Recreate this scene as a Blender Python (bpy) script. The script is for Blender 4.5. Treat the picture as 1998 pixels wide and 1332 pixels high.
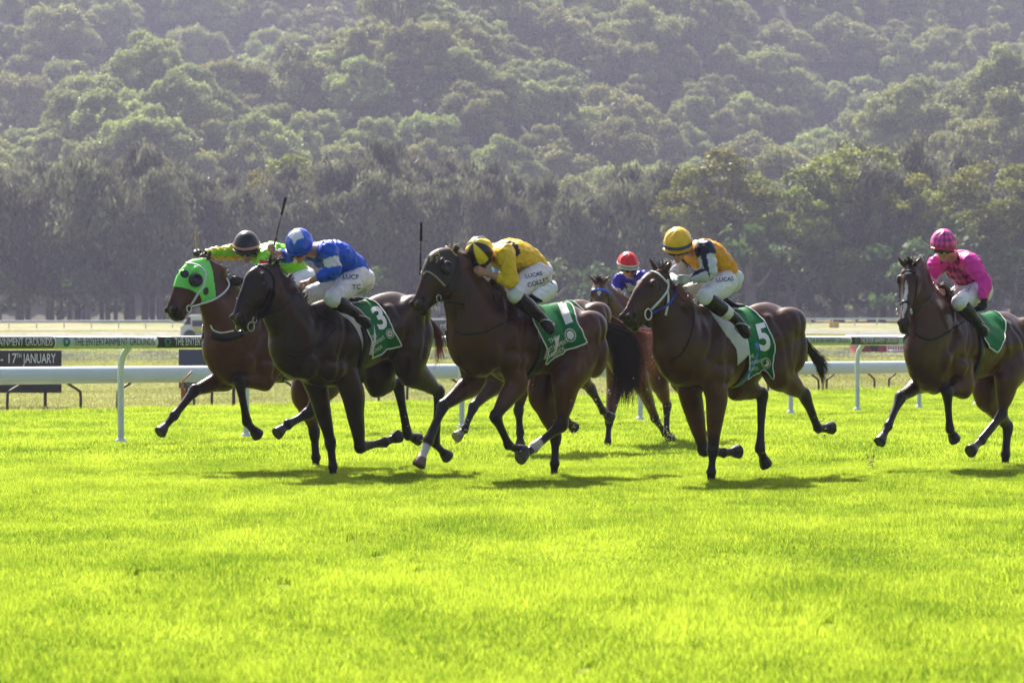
import bpy, bmesh, math, random
import numpy as np
from mathutils import Vector, Matrix, noise
from mathutils.bvhtree import BVHTree

# ------------------------------------------------------------------ clear
for o in list(bpy.data.objects):
    bpy.data.objects.remove(o, do_unlink=True)
scene = bpy.context.scene
COL = scene.collection
R = math.radians

# ------------------------------------------------------------------ camera
FPX = 6500.0      # focal length in pixels of the 1998 px wide photograph
HOR = 657.0       # row of the horizon
CAMH = 1.25
cam_d = bpy.data.cameras.new('camera')
cam_d.sensor_width = 36.0
cam_d.lens = FPX / 1998.0 * 36.0
cam_d.shift_y = (HOR - 666.0) / 1998.0
cam_d.clip_start = 0.5
cam_d.clip_end = 6000.0
cam_d.dof.use_dof = True
cam_d.dof.focus_distance = 30.5
cam_d.dof.aperture_fstop = 6.3
cam = bpy.data.objects.new('camera', cam_d)
cam.location = (0, 0, CAMH)
cam.rotation_euler = (R(90), 0, 0)
COL.objects.link(cam)
scene.camera = cam
CAM = Vector((0, 0, CAMH))

# ------------------------------------------------------------------ light
SUN_EL, SUN_AZ = 47.0, -19.0       # azimuth from +Y (the view direction) towards +X
world = bpy.data.worlds.new('World')
scene.world = world
world.use_nodes = True
wn = world.node_tree
sky = wn.nodes.new('ShaderNodeTexSky')
sky.sky_type = 'NISHITA'
sky.sun_disc = False
sky.sun_elevation = R(SUN_EL)
sky.sun_rotation = R(SUN_AZ)
sky.air_density = 1.0
sky.dust_density = 5.0
sky.ozone_density = 0.6
wn.links.new(sky.outputs[0], wn.nodes['Background'].inputs[0])
wn.nodes['Background'].inputs[1].default_value = 0.078
sun_d = bpy.data.lights.new('sun', 'SUN')
sun_d.energy = 5.0
sun_d.angle = R(0.5)
sun_d.color = (1.0, 0.94, 0.83)
sun = bpy.data.objects.new('sun', sun_d)
COL.objects.link(sun)
_d = Vector((math.sin(R(SUN_AZ)) * math.cos(R(SUN_EL)), math.cos(R(SUN_AZ)) * math.cos(R(SUN_EL)), math.sin(R(SUN_EL))))
sun.rotation_euler = _d.to_track_quat('Z', 'Y').to_euler()
scene.view_settings.view_transform = 'Standard'
scene.view_settings.look = 'None'
scene.view_settings.exposure = 1.3
scene.view_settings.gamma = 1.0
scene.render.engine = 'CYCLES'
scene.cycles.max_bounces = 6
scene.cycles.diffuse_bounces = 2
scene.cycles.glossy_bounces = 2
scene.cycles.transmission_bounces = 3
scene.cycles.volume_bounces = 0
scene.cycles.use_denoising = True
scene.cycles.use_adaptive_sampling = True
scene.cycles.adaptive_threshold = 0.02

# ------------------------------------------------------------------ helpers
def srgb(r, g, b):
    def f(c):
        c = c / 255.0
        return c / 12.92 if c <= 0.04045 else ((c + 0.055) / 1.055) ** 2.4
    return (f(r), f(g), f(b), 1.0)

def tag(o, label=None, cat=None, group=None, kind=None):
    if label: o['label'] = label
    if cat: o['category'] = cat
    if group: o['group'] = group
    if kind: o['kind'] = kind
    return o

def empty(name, loc=(0, 0, 0), rz=0.0):
    o = bpy.data.objects.new(name, None)
    o.location = loc
    o.rotation_euler = (0, 0, rz)
    COL.objects.link(o)
    return o

def link_mesh(name, me, mats=None, parent=None, origin=None, smooth=True):
    """links a mesh given in world coordinates; origin moves the local frame there"""
    o = bpy.data.objects.new(name, me)
    COL.objects.link(o)
    if parent is not None:
        org = Vector(parent_origin(parent))
        me.transform(Matrix.Translation(-org))
        o.parent = parent
    elif origin is not None:
        me.transform(Matrix.Translation(-Vector(origin)))
        o.location = origin
    if mats is not None:
        if not isinstance(mats, (list, tuple)): mats = [mats]
        for m in mats: me.materials.append(m)
    if smooth:
        me.polygons.foreach_set('use_smooth', [True] * len(me.polygons))
    me.update()
    return o

def parent_origin(p):
    v = Vector((0, 0, 0))
    while p is not None:
        v = v + Vector(p.location)
        p = p.parent
    return v

def mesh_from(verts, faces, name='m'):
    me = bpy.data.meshes.new(name)
    me.from_pydata([tuple(v) for v in verts], [], faces)
    me.update()
    return me

class MB:
    """collects pieces (world coordinates) into one mesh"""
    def __init__(s): s.v = []; s.f = []; s.mi = []
    def add(s, verts, faces, mi=0):
        n = len(s.v)
        s.v.extend([tuple(v) for v in verts])
        s.f.extend([tuple(i + n for i in f) for f in faces])
        s.mi.extend([mi] * len(faces))
        return s
    def box(s, c, size, rz=0.0, mi=0, rot=None):
        hx, hy, hz = size[0] / 2, size[1] / 2, size[2] / 2
        m = rot if rot is not None else Matrix.Rotation(rz, 3, 'Z')
        c = Vector(c)
        vs = [c + m @ Vector((x * hx, y * hy, z * hz)) for z in (-1, 1) for y in (-1, 1) for x in (-1, 1)]
        fs = [(0, 2, 3, 1), (4, 5, 7, 6), (0, 1, 5, 4), (2, 6, 7, 3), (0, 4, 6, 2), (1, 3, 7, 5)]
        return s.add(vs, fs, mi)
    def tube(s, pts, rad, seg=10, mi=0, sub=1):
        v, f = tube(pts, rad, seg, sub)
        return s.add(v, f, mi)
    def ball(s, c, r, seg=14, rings=9, mi=0, rot=None):
        c = Vector(c)
        if not hasattr(r, '__len__'): r = (r, r, r)
        vs = []; fs = []
        for i in range(rings + 1):
            th = math.pi * i / rings
            for j in range(seg):
                ph = 2 * math.pi * j / seg
                p = Vector((r[0] * math.sin(th) * math.cos(ph), r[1] * math.sin(th) * math.sin(ph), r[2] * math.cos(th)))
                if rot is not None: p = rot @ p
                vs.append(c + p)
        for i in range(rings):
            for j in range(seg):
                a = i * seg + j; b = i * seg + (j + 1) % seg
                fs.append((a, a + seg, b + seg, b))
        return s.add(vs, fs, mi)
    def mesh(s, name='m'):
        me = mesh_from(s.v, s.f, name)
        if any(s.mi): me.polygons.foreach_set('material_index', s.mi)
        return me
    def build(s, name, mats, parent=None, origin=None, smooth=True, bevel=0, weld=False):
        me = s.mesh(name)
        if bevel or weld:
            bm = bmesh.new(); bm.from_mesh(me)
            bmesh.ops.remove_doubles(bm, verts=bm.verts, dist=1e-5)
            if bevel:
                bmesh.ops.bevel(bm, geom=[e for e in bm.edges if e.calc_face_angle(0) > 0.6], offset=bevel, segments=2, affect='EDGES', profile=0.6)
            bm.to_mesh(me); bm.free()
        return link_mesh(name, me, mats, parent, origin, smooth)

def catmull(P, t):
    """P: array (n,k); t in 0..n-1"""
    n = len(P)
    i = min(int(t), n - 2); f = t - i
    p1, p2 = P[i], P[i + 1]
    p0 = P[i - 1] if i > 0 else 2 * p1 - p2
    p3 = P[i + 2] if i + 2 < n else 2 * p2 - p1
    return 0.5 * ((2 * p1) + (-p0 + p2) * f + (2 * p0 - 5 * p1 + 4 * p2 - p3) * f * f + (-p0 + 3 * p1 - 3 * p2 + p3) * f ** 3)

def resample(P, sub):
    P = np.array(P, float)
    n = len(P)
    if sub <= 1: return P
    return np.array([catmull(P, k / sub) for k in range((n - 1) * sub + 1)])

def tube(pts, rad, seg=10, sub=1):
    if not hasattr(rad, '__len__'): rad = [rad] * len(pts)
    A = np.array([list(p) + [r] for p, r in zip(pts, rad)], float)
    A = resample(A, sub)
    P = [Vector(a[:3]) for a in A]; rr = A[:, 3]
    n = len(P); vs = []; fs = []
    up = Vector((0, 0, 1)); prev = None
    for i in range(n):
        t = (P[min(i + 1, n - 1)] - P[max(i - 1, 0)]).normalized()
        if prev is None:
            a = t.orthogonal().normalized()
        else:
            a = prev - t * prev.dot(t)
            a = a.normalized() if a.length > 1e-6 else t.orthogonal().normalized()
        prev = a
        b = t.cross(a)
        for j in range(seg):
            ph = 2 * math.pi * j / seg
            vs.append(P[i] + (a * math.cos(ph) + b * math.sin(ph)) * max(rr[i], 1e-4))
    for i in range(n - 1):
        for j in range(seg):
            p = i * seg + j; q = i * seg + (j + 1) % seg
            fs.append((p, q, q + seg, p + seg))
    fs.append(tuple(range(seg - 1, -1, -1)))
    fs.append(tuple((n - 1) * seg + j for j in range(seg)))
    return vs, fs

def loft(pts, ra, rb, lat, seg=24, sub=4, narrow=0.0, ends=0.5, power=1.0, flip=None, lnarrow=0.0):
    """closed elliptical loft. ra: radius in the plane across lat, rb: radius along lat.
    narrow: how much the section narrows towards its top side, lnarrow towards its lower side"""
    A = np.array([list(p) + [a, b] for p, a, b in zip(pts, ra, rb)], float)
    A = resample(A, sub)
    P = [Vector(a[:3]) for a in A]
    n = len(P)
    lat = Vector(lat).normalized()
    vs = []; fs = []
    T = [(P[min(i + 1, n - 1)] - P[max(i - 1, 0)]).normalized() for i in range(n)]
    rings = []
    if ends > 0:      # rounded ends
        for k in (0.25, 0.7):
            rings.append((P[0] - T[0] * min(A[0, 3], A[0, 4]) * ends * math.cos(k * 1.571), T[0], A[0, 3] * math.sin(k * 1.571), A[0, 4] * math.sin(k * 1.571)))
    for i in range(n):
        rings.append((P[i], T[i], A[i, 3], A[i, 4]))
    if ends > 0:
        for k in (0.7, 0.25):
            rings.append((P[-1] + T[-1] * min(A[-1, 3], A[-1, 4]) * ends * math.cos(k * 1.571), T[-1], A[-1, 3] * math.sin(k * 1.571), A[-1, 4] * math.sin(k * 1.571)))
    for (p, t, a, b) in rings:
        l = (lat - t * lat.dot(t)).normalized()
        u = l.cross(t).normalized()       # for a backwards running spine this points up
        if flip is not None and u.dot(flip) < 0: u = -u
        for j in range(seg):
            ph = 2 * math.pi * j / seg
            sn, cs = math.sin(ph), math.cos(ph)
            w = 1 - narrow * max(0, sn) ** 1.5 - lnarrow * max(0, -sn) ** 1.5
            vs.append(p + u * (a * sn) + l * (b * cs * w))
    m = len(rings)
    for i in range(m - 1):
        for j in range(seg):
            q = i * seg + j; r = i * seg + (j + 1) % seg
            fs.append((q, r, r + seg, q + seg))
    fs.append(tuple(range(seg - 1, -1, -1)))
    fs.append(tuple((m - 1) * seg + j for j in range(seg)))
    return vs, fs

def remesh(mb, voxel, smooth=3, factor=0.5, name='m'):
    """one continuous skin over overlapping closed pieces"""
    me = mb.mesh('tmp')
    bm = bmesh.new(); bm.from_mesh(me)
    bmesh.ops.remove_doubles(bm, verts=bm.verts, dist=1e-6)
    bmesh.ops.recalc_face_normals(bm, faces=bm.faces)
    bm.to_mesh(me); bm.free()
    o = bpy.data.objects.new('tmp', me)
    COL.objects.link(o)
    m = o.modifiers.new('r', 'REMESH'); m.mode = 'VOXEL'; m.voxel_size = voxel; m.adaptivity = 0
    if smooth:
        s = o.modifiers.new('s', 'SMOOTH'); s.iterations = smooth; s.factor = factor
    dg = bpy.context.evaluated_depsgraph_get()
    out = bpy.data.meshes.new_from_object(o.evaluated_get(dg))
    out.name = name
    bpy.data.objects.remove(o, do_unlink=True)
    bpy.data.meshes.remove(me)
    return out

def verts_np(me):
    a = np.empty(len(me.vertices) * 3); me.vertices.foreach_get('co', a); return a.reshape(-1, 3)

def set_verts(me, a):
    me.vertices.foreach_set('co', np.ascontiguousarray(a, dtype=np.float32).ravel()); me.update()

def normals_np(me):
    a = np.empty(len(me.vertices) * 3, dtype=np.float32); me.vertices.foreach_get('normal', a); return a.reshape(-1, 3)

def paint(me, cols, name='coat'):
    at = me.color_attributes.new(name, 'FLOAT_COLOR', 'POINT')
    c = np.ones((len(me.vertices), 4), dtype=np.float32); c[:, :3] = cols[:, :3]
    at.data.foreach_set('color', c.ravel())

def bvh_of(me, off=None):
    return BVHTree.FromPolygons([v.co.copy() for v in me.vertices], [tuple(p.vertices) for p in me.polygons])

def seg_dist(V, pts):
    """nearest distance of V(n,3) to polyline, and position along it in units of points"""
    best = np.full(len(V), 1e9); par = np.zeros(len(V))
    P = [np.array(p, float) for p in pts]
    for i in range(len(P) - 1):
        a, b = P[i], P[i + 1]; ab = b - a
        t = np.clip(((V - a) @ ab) / max(ab @ ab, 1e-12), 0, 1)
        d = np.linalg.norm(V - (a + t[:, None] * ab), axis=1)
        m = d < best
        best[m] = d[m]; par[m] = i + t[m]
    return best, par

def relax(me, w, iters, f=0.55):
    ne = len(me.edges); e = np.empty(ne * 2, dtype=np.int32); me.edges.foreach_get('vertices', e); e = e.reshape(-1, 2)
    n = len(me.vertices); V = verts_np(me)
    idx = np.concatenate([e[:, 0], e[:, 1]]); oth = np.concatenate([e[:, 1], e[:, 0]])
    cnt = np.maximum(np.bincount(idx, minlength=n), 1)
    for _ in range(iters):
        A = np.stack([np.bincount(idx, weights=V[oth, k], minlength=n) for k in range(3)], 1) / cnt[:, None]
        V = V + (A - V) * (w * f)[:, None]
    set_verts(me, V)

def sstep(a, b, x):
    t = np.clip((x - a) / (b - a), 0, 1); return t * t * (3 - 2 * t)

def px_ray(px, py):
    return Vector(((px - 999.0) / FPX, 1.0, (HOR - py) / FPX)).normalized()

def px_hit(px, py, bvh):
    h = bvh.ray_cast(CAM, px_ray(px, py))
    return h[0], h[1]

def at(px, py, D):
    return Vector(((px - 999.0) / FPX * D, D, CAMH + (HOR - py) / FPX * D))

class Plane:
    """an upright plane through the horse (heading theta); solves a pixel to a point in it, offset v to the horse's left"""
    def __init__(s, X0, D0, th):
        s.X0, s.D0 = X0, D0; s.s, s.c = math.sin(th), math.cos(th)
        s.F = Vector((-s.s, -s.c, 0)); s.L = Vector((s.c, -s.s, 0))
    def __call__(s, px, py, v=0.0):
        q = (px - 999.0) / FPX
        u = (q * (s.D0 - v * s.s) - s.X0 - v * s.c) / (q * s.c - s.s)
        X = s.X0 - u * s.s + v * s.c; D = s.D0 - u * s.c - v * s.s
        return Vector((X, D, CAMH + (HOR - py) / FPX * D))
    def uvz(s, p):
        d = Vector((p[0] - s.X0, p[1] - s.D0, 0))
        return d.dot(s.F), d.dot(s.L), p[2]
    def pt(s, u, v, z):
        return Vector((s.X0, s.D0, 0)) + s.F * u + s.L * v + Vector((0, 0, z))

# ------------------------------------------------------------------ materials
MATS = {}
def nodes(m): return m.node_tree.nodes, m.node_tree.links

def mat(name, col, rough=0.6, spec=0.4, var=0.0, vscale=20.0, bump=0.0, bscale=80.0, metal=0.0, sheen=0.0, coat=0.0, attr=None, transl=0.0, stretch=None):
    if name in MATS: return MATS[name]
    m = bpy.data.materials.new(name); m.use_nodes = True
    N, L = nodes(m); b = N['Principled BSDF']
    b.inputs['Roughness'].default_value = rough
    b.inputs['Specular IOR Level'].default_value = spec
    b.inputs['Metallic'].default_value = metal
    if sheen: b.inputs['Sheen Weight'].default_value = sheen
    if coat: b.inputs['Coat Weight'].default_value = coat; b.inputs['Coat Roughness'].default_value = 0.25
    if attr:
        src = N.new('ShaderNodeAttribute'); src.attribute_name = attr; cout = src.outputs['Color']
    else:
        src = N.new('ShaderNodeRGB'); src.outputs[0].default_value = col if len(col) == 4 else (*col, 1); cout = src.outputs[0]
    tc = N.new('ShaderNodeTexCoord'); coord = tc.outputs['Object']
    if stretch:
        mp = N.new('ShaderNodeMapping'); mp.inputs['Scale'].default_value = stretch
        L.new(coord, mp.inputs[0]); coord = mp.outputs[0]
    if var:
        nz = N.new('ShaderNodeTexNoise'); nz.inputs['Scale'].default_value = vscale; nz.inputs['Detail'].default_value = 5
        L.new(coord, nz.inputs['Vector'])
        hsv = N.new('ShaderNodeHueSaturation')
        mr = N.new('ShaderNodeMapRange'); mr.inputs[1].default_value = 0.3; mr.inputs[2].default_value = 0.7
        mr.inputs[3].default_value = 1 - var; mr.inputs[4].default_value = 1 + var
        L.new(nz.outputs[0], mr.inputs[0]); L.new(mr.outputs[0], hsv.inputs['Value']); L.new(cout, hsv.inputs['Color'])
        cout = hsv.outputs[0]
    L.new(cout, b.inputs['Base Color'])
    if bump:
        nb = N.new('ShaderNodeTexNoise'); nb.inputs['Scale'].default_value = bscale; nb.inputs['Detail'].default_value = 4
        L.new(coord, nb.inputs['Vector'])
        bp = N.new('ShaderNodeBump'); bp.inputs['Strength'].default_value = bump; bp.inputs['Distance'].default_value = 0.01
        L.new(nb.outputs[0], bp.inputs['Height']); L.new(bp.outputs[0], b.inputs['Normal'])
    if transl:
        tr = N.new('ShaderNodeBsdfTranslucent'); L.new(cout, tr.inputs[0])
        mx = N.new('ShaderNodeMixShader'); mx.inputs[0].default_value = transl
        L.new(b.outputs[0], mx.inputs[1]); L.new(tr.outputs[0], mx.inputs[2])
        L.new(mx.outputs[0], N['Material Output'].inputs[0])
    MATS[name] = m
    return m
# ================================================================== horses
COAT = mat('coat_hair', (0, 0, 0), rough=0.32, spec=0.32, var=0.22, vscale=7, bump=0.25, bscale=45, attr='coat')
EYE = mat('eye_gloss', (0.008, 0.006, 0.005), rough=0.08, spec=0.8)
BLACK_LEATHER = mat('black_leather', (0.008, 0.008, 0.009), rough=0.35, spec=0.35, bump=0.1)
WHITE_STRAP = mat('white_strap', (0.72, 0.74, 0.76), rough=0.5)
STEEL = mat('steel', (0.6, 0.6, 0.6), rough=0.25, metal=1.0)
HOOF = None
GREEN_CLOTH = mat('green_cloth', (0.002, 0.17, 0.042), rough=0.6, spec=0.15, var=0.12, vscale=18, bump=0.3, bscale=60, transl=0.12)
WHITE_CLOTH = mat('white_cloth', (0.72, 0.71, 0.70), rough=0.75, spec=0.2, var=0.06, vscale=15, bump=0.25, bscale=70, transl=0.1)
WHITE_INK = mat('white_ink', (0.78, 0.80, 0.80), rough=0.6)
NAVY_INK = mat('navy_ink', (0.012, 0.02, 0.09), rough=0.6)
BLACK_INK = mat('black_ink', (0.015, 0.015, 0.02), rough=0.6)

def hair_mat(name, base, tip):
    m = bpy.data.materials.new(name); m.use_nodes = True
    N, L = nodes(m); b = N['Principled BSDF']
    at_ = N.new('ShaderNodeAttribute'); at_.attribute_name = 'along'
    mx = N.new('ShaderNodeMix'); mx.data_type = 'RGBA'
    mx.inputs[6].default_value = base; mx.inputs[7].default_value = tip
    L.new(at_.outputs['Fac'], mx.inputs[0]); L.new(mx.outputs[2], b.inputs['Base Color'])
    b.inputs['Roughness'].default_value = 0.4
    tr = N.new('ShaderNodeBsdfTranslucent'); L.new(mx.outputs[2], tr.inputs[0])
    mm = N.new('ShaderNodeMixShader'); mm.inputs[0].default_value = 0.35
    L.new(b.outputs[0], mm.inputs[1]); L.new(tr.outputs[0], mm.inputs[2]); L.new(mm.outputs[0], N['Material Output'].inputs[0])
    return m
HAIR_DARK = hair_mat('dark_hair', (0.008, 0.006, 0.005, 1), (0.05, 0.022, 0.012, 1))
HAIR_RED = hair_mat('red_hair', (0.03, 0.010, 0.005, 1), (0.50, 0.12, 0.04, 1))  # red hair, with a backlit glow put into the brighter tip colour

def hair_mesh(strands, w0=0.003):
    """strands: list of point lists; three-sided tapering strands, with an 'along' attribute"""
    vs = []; fs = []; al = []
    for S in strands:
        n = len(S); base = len(vs)
        t = (S[-1] - S[0]).normalized(); a = t.orthogonal().normalized(); b = t.cross(a)
        for i, p in enumerate(S):
            f = i / (n - 1); w = w0 * (1 - 0.85 * f)
            for k in range(3):
                ph = 2.094 * k
                vs.append(p + (a * math.cos(ph) + b * math.sin(ph)) * w); al.append(f)
        for i in range(n - 1):
            for k in range(3):
                q = base + i * 3 + k; r = base + i * 3 + (k + 1) % 3
                fs.append((q, r, r + 3, q + 3))
    me = mesh_from(vs, fs)
    at_ = me.attributes.new('along', 'FLOAT', 'POINT'); at_.data.foreach_set('value', al)
    return me

def ribbon(pts, nrm, w, th=0.003, mb=None, closed=False):
    """flat strap along pts with surface normals nrm"""
    mb = mb or MB()
    n = len(pts); vs = []; fs = []
    for i in range(n):
        t = (pts[(i + 1) % n if closed else min(i + 1, n - 1)] - pts[i - 1 if (closed or i) else 0]).normalized()
        s = nrm[i].cross(t).normalized()
        for a, b in ((-1, 0), (1, 0), (1, 1), (-1, 1)):
            vs.append(pts[i] + s * (a * w / 2) + nrm[i] * (th * b))
    for i in range(n if closed else n - 1):
        j = (i + 1) % n
        for k in range(4):
            fs.append((i * 4 + k, i * 4 + (k + 1) % 4, j * 4 + (k + 1) % 4, j * 4 + k))
    if not closed:
        fs.append((3, 2, 1, 0)); m = (n - 1) * 4; fs.append((m, m + 1, m + 2, m + 3))
    mb.add(vs, fs)
    return mb

def densify(pl, step):
    out = []
    for a, b in zip(pl[:-1], pl[1:]):
        n = max(1, int(math.hypot(b[0] - a[0], b[1] - a[1]) / step))
        for k in range(n):
            out.append((a[0] + (b[0] - a[0]) * k / n, a[1] + (b[1] - a[1]) * k / n))
    out.append(pl[-1]); return out

def smooth_pl(pl, sub=4):
    return [tuple(p) for p in resample([list(p) for p in pl], sub)]

def strap_on(bvh, pl, w, th, mb, plane=None, off=0.002, smooth=True):
    """lays a strap along the pixel polyline on the body; mirrors it to the far side when plane is given"""
    pts = []; nr = []
    for p in densify(smooth_pl(pl) if smooth and len(pl) > 2 else pl, 1.6):
        h, n = px_hit(p[0], p[1], bvh)
        if h is not None and (not pts or (h - pts[-1]).length < 0.12):
            if n.dot(h - CAM) > 0: n = -n
            pts.append(h + n * off); nr.append(n)
    if len(pts) < 2: return mb
    ribbon(pts, nr, w, th, mb)
    if plane is not None:
        ms = []; mn = []
        for p, n in zip(pts, nr):
            u, v, z = plane.uvz(p); ms.append(plane.pt(u, -v, z))
            mn.append(n - plane.L * (2 * n.dot(plane.L)))
        ribbon(ms, [-x for x in mn] if False else mn, w, th, mb)
    return mb

def in_poly(x, y, poly):
    c = np.zeros(len(x), bool); j = len(poly) - 1
    for i in range(len(poly)):
        xi, yi = poly[i]; xj, yj = poly[j]
        m = ((yi > y) != (yj > y)) & (x < (xj - xi) * (y - yi) / (yj - yi + 1e-12) + xi)
        c ^= m; j = i
    return c

def text_me(s, size, font_shear=0.0, sub=0.0, extrude=0.0, bold=0.0):
    cu = bpy.data.curves.new('t', 'FONT'); cu.body = s; cu.size = size; cu.shear = font_shear
    cu.align_x = 'CENTER'; cu.align_y = 'CENTER'; cu.resolution_u = 3; cu.offset = bold
    o = bpy.data.objects.new('t', cu); COL.objects.link(o)
    dg = bpy.context.evaluated_depsgraph_get()
    me = bpy.data.meshes.new_from_object(o.evaluated_get(dg))
    bpy.data.objects.remove(o, do_unlink=True); bpy.data.curves.remove(cu)
    bm = bmesh.new(); bm.from_mesh(me)
    bmesh.ops.triangulate(bm, faces=bm.faces)
    if sub:
        for _ in range(4):
            es = [e for e in bm.edges if e.calc_length() > sub]
            if not es: break
            bmesh.ops.subdivide_edges(bm, edges=es, cuts=1)
            bmesh.ops.triangulate(bm, faces=bm.faces)
    V = [v.co.copy() for v in bm.verts]; bm.verts.index_update()
    F = [tuple(v.index for v in f.verts) for f in bm.faces]
    bm.free(); bpy.data.meshes.remove(me)
    return V, F

def decal_px(mb, V, F, px, py, scale, ang, bvh, off=0.004, sx=1.0, shear=0.0, lim=None):
    lim = lim or (.05 if scale < 30 else .15)
    """lays flat artwork (V in photograph pixels after scale) on a surface seen at (px, py)"""
    ca, sa = math.cos(R(ang)), math.sin(R(ang))
    out = {}; idx = {}
    vs = []
    for i, p in enumerate(V):
        x, y = (p.x + shear * p.y) * scale * sx, p.y * scale
        h, n = px_hit(px + x * ca - y * sa, py - (x * sa + y * ca), bvh)
        if h is not None:
            if n.dot(h - CAM) > 0: n = -n
            idx[i] = len(vs); vs.append(h + n * off)
    fs = [tuple(idx[i] for i in f) for f in F if all(i in idx for i in f)]
    fs = [f for f in fs if max((Vector(vs[f[0]]) - Vector(vs[f[1]])).length, (Vector(vs[f[0]]) - Vector(vs[f[2]])).length) < lim]
    mb.add(vs, fs)

def ring_art(r0, r1, seg=28):
    V = []; F = []
    for k in range(seg):
        a = 2 * math.pi * k / seg
        V += [Vector((r0 * math.cos(a), r0 * math.sin(a), 0)), Vector((r1 * math.cos(a), r1 * math.sin(a), 0))]
    for k in range(seg):
        a = 2 * k; b = 2 * ((k + 1) % seg)
        F.append((a, a + 1, b + 1, b))
    return V, F

TRUNK = [  # u, top, bottom, half width, narrowing of the top
    (-1.19, 1.33, 1.10, 0.10), (-1.12, 1.44, 1.00, 0.21), (-1.00, 1.52, 0.98, 0.265), (-0.86, 1.57, 0.97, 0.285),
    (-0.72, 1.575, 0.97, 0.28), (-0.56, 1.545, 0.955, 0.25), (-0.40, 1.52, 0.92, 0.265), (-0.25, 1.52, 0.88, 0.285),
    (-0.10, 1.56, 0.845, 0.285), (0.02, 1.595, 0.82, 0.27), (0.14, 1.585, 0.81, 0.255), (0.26, 1.52, 0.82, 0.245),
    (0.37, 1.42, 0.86, 0.225), (0.46, 1.30, 0.93, 0.185), (0.52, 1.20, 1.02, 0.12)]

def foreleg(mb, P, J, v, k=1.0):
    e, kn, ft, hf = J
    v0 = v * 0.95; v1 = v * 0.72
    E = P(*e, v0); K = P(*kn, v0 * .85); T = P(*ft, v1); H = P(*hf, v1)
    up = P.pt(P.uvz(E)[0] + 0.10, v0 * 0.85, P.uvz(E)[2] + 0.26)
    a = E.lerp(K, 0.35); b = E.lerp(K, 0.72); d = (K - E).normalized()
    cn = (T - K).normalized()
    v1_, f1 = loft([up, E, a, b, K - d * 0.05, K], [.15 * k, .122 * k, .096 * k, .065 * k, .056 * k, .054 * k], [.085 * k, .092 * k, .076 * k, .055 * k, .048 * k, .047 * k], P.L, sub=3)
    mb.add(v1_, f1)
    v1_, f1 = loft([K - d * .03, K, K + cn * 0.05, K.lerp(T, .35), K.lerp(T, .75), T - cn * .02, T], [.055 * k, .064 * k, .052 * k, .041 * k, .040 * k, .050 * k, .053 * k], [.047 * k, .054 * k, .044 * k, .034 * k, .033 * k, .041 * k, .044 * k], P.L, sub=3)
    mb.add(v1_, f1)
    return hoofs(mb, P, T, H, k), [E, K, T, H]

def hoofs(mb, P, T, H, k):
    d = (H - T); L_ = d.length; d = d / L_
    L_ = max(L_, 0.13)
    C = T + d * max(L_ - .085, .05)
    v1_, f1 = loft([T, T + d * .03, C - d * .005, C + d * .02], [.051 * k, .039 * k, .039 * k, .044 * k], [.042 * k, .034 * k, .036 * k, .041 * k], P.L, sub=3)
    mb.add(v1_, f1)
    v1_, f1 = loft([C, C + d * .012, T + d * L_, T + d * (L_ + .006)], [.044 * k, .049 * k, .066 * k, .061 * k], [.041 * k, .047 * k, .060 * k, .055 * k], P.L, sub=2, ends=0)
    mb.add(v1_, f1)
    return [C, T + d * (L_ + .03)]

def hindleg(mb, P, J, v, hipuz, k=1.0):
    st, hk, ft, hf = J
    v0 = v; v1 = v * 0.75
    S = P(*st, v0); K = P(*hk, v0 * .88); T = P(*ft, v1); H = P(*hf, v1)
    hip = P.pt(hipuz[0], v0 * 0.85, hipuz[1])
    mid = hip.lerp(S, 0.5)
    d = (K - S).normalized(); cn = (T - K).normalized()
    vv, ff = loft([hip, mid, S, S.lerp(K, .3), S.lerp(K, .62), K - d * .07, K], [.225 * k, .225 * k, .16 * k, .130 * k, .094 * k, .066 * k, .060 * k], [.12 * k, .14 * k, .118 * k, .09 * k, .067 * k, .048 * k, .047 * k], P.L, sub=3)
    mb.add(vv, ff)
    # point of the hock, on the outer side of the bend
    back = ((K - S).normalized() - (T - K).normalized())
    hp = K - d * 0.0 + back * 0.03 if back.length > .1 else K
    vv, ff = loft([S.lerp(K, .72) + back * .02, hp, K + cn * .05], [.03 * k, .034 * k, .032 * k], [.02 * k, .026 * k, .026 * k], P.L, sub=3)
    mb.add(vv, ff)
    vv, ff = loft([K - d * .04, K, K + cn * .07, K.lerp(T, .4), K.lerp(T, .78), T - cn * .02, T], [.060 * k, .069 * k, .056 * k, .044 * k, .042 * k, .052 * k, .055 * k], [.045 * k, .052 * k, .044 * k, .035 * k, .034 * k, .042 * k, .045 * k], P.L, sub=3)
    mb.add(vv, ff)
    return hoofs(mb, P, T, H, k), [S, K, T, H]

HEAD_CANON = [(0.0, 0.0, .19), (.10, .025, .285), (.20, .02, .285), (.32, .0, .21), (.45, -.012, .155), (.54, -.012, .152), (.60, -.045, .12)]

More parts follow.
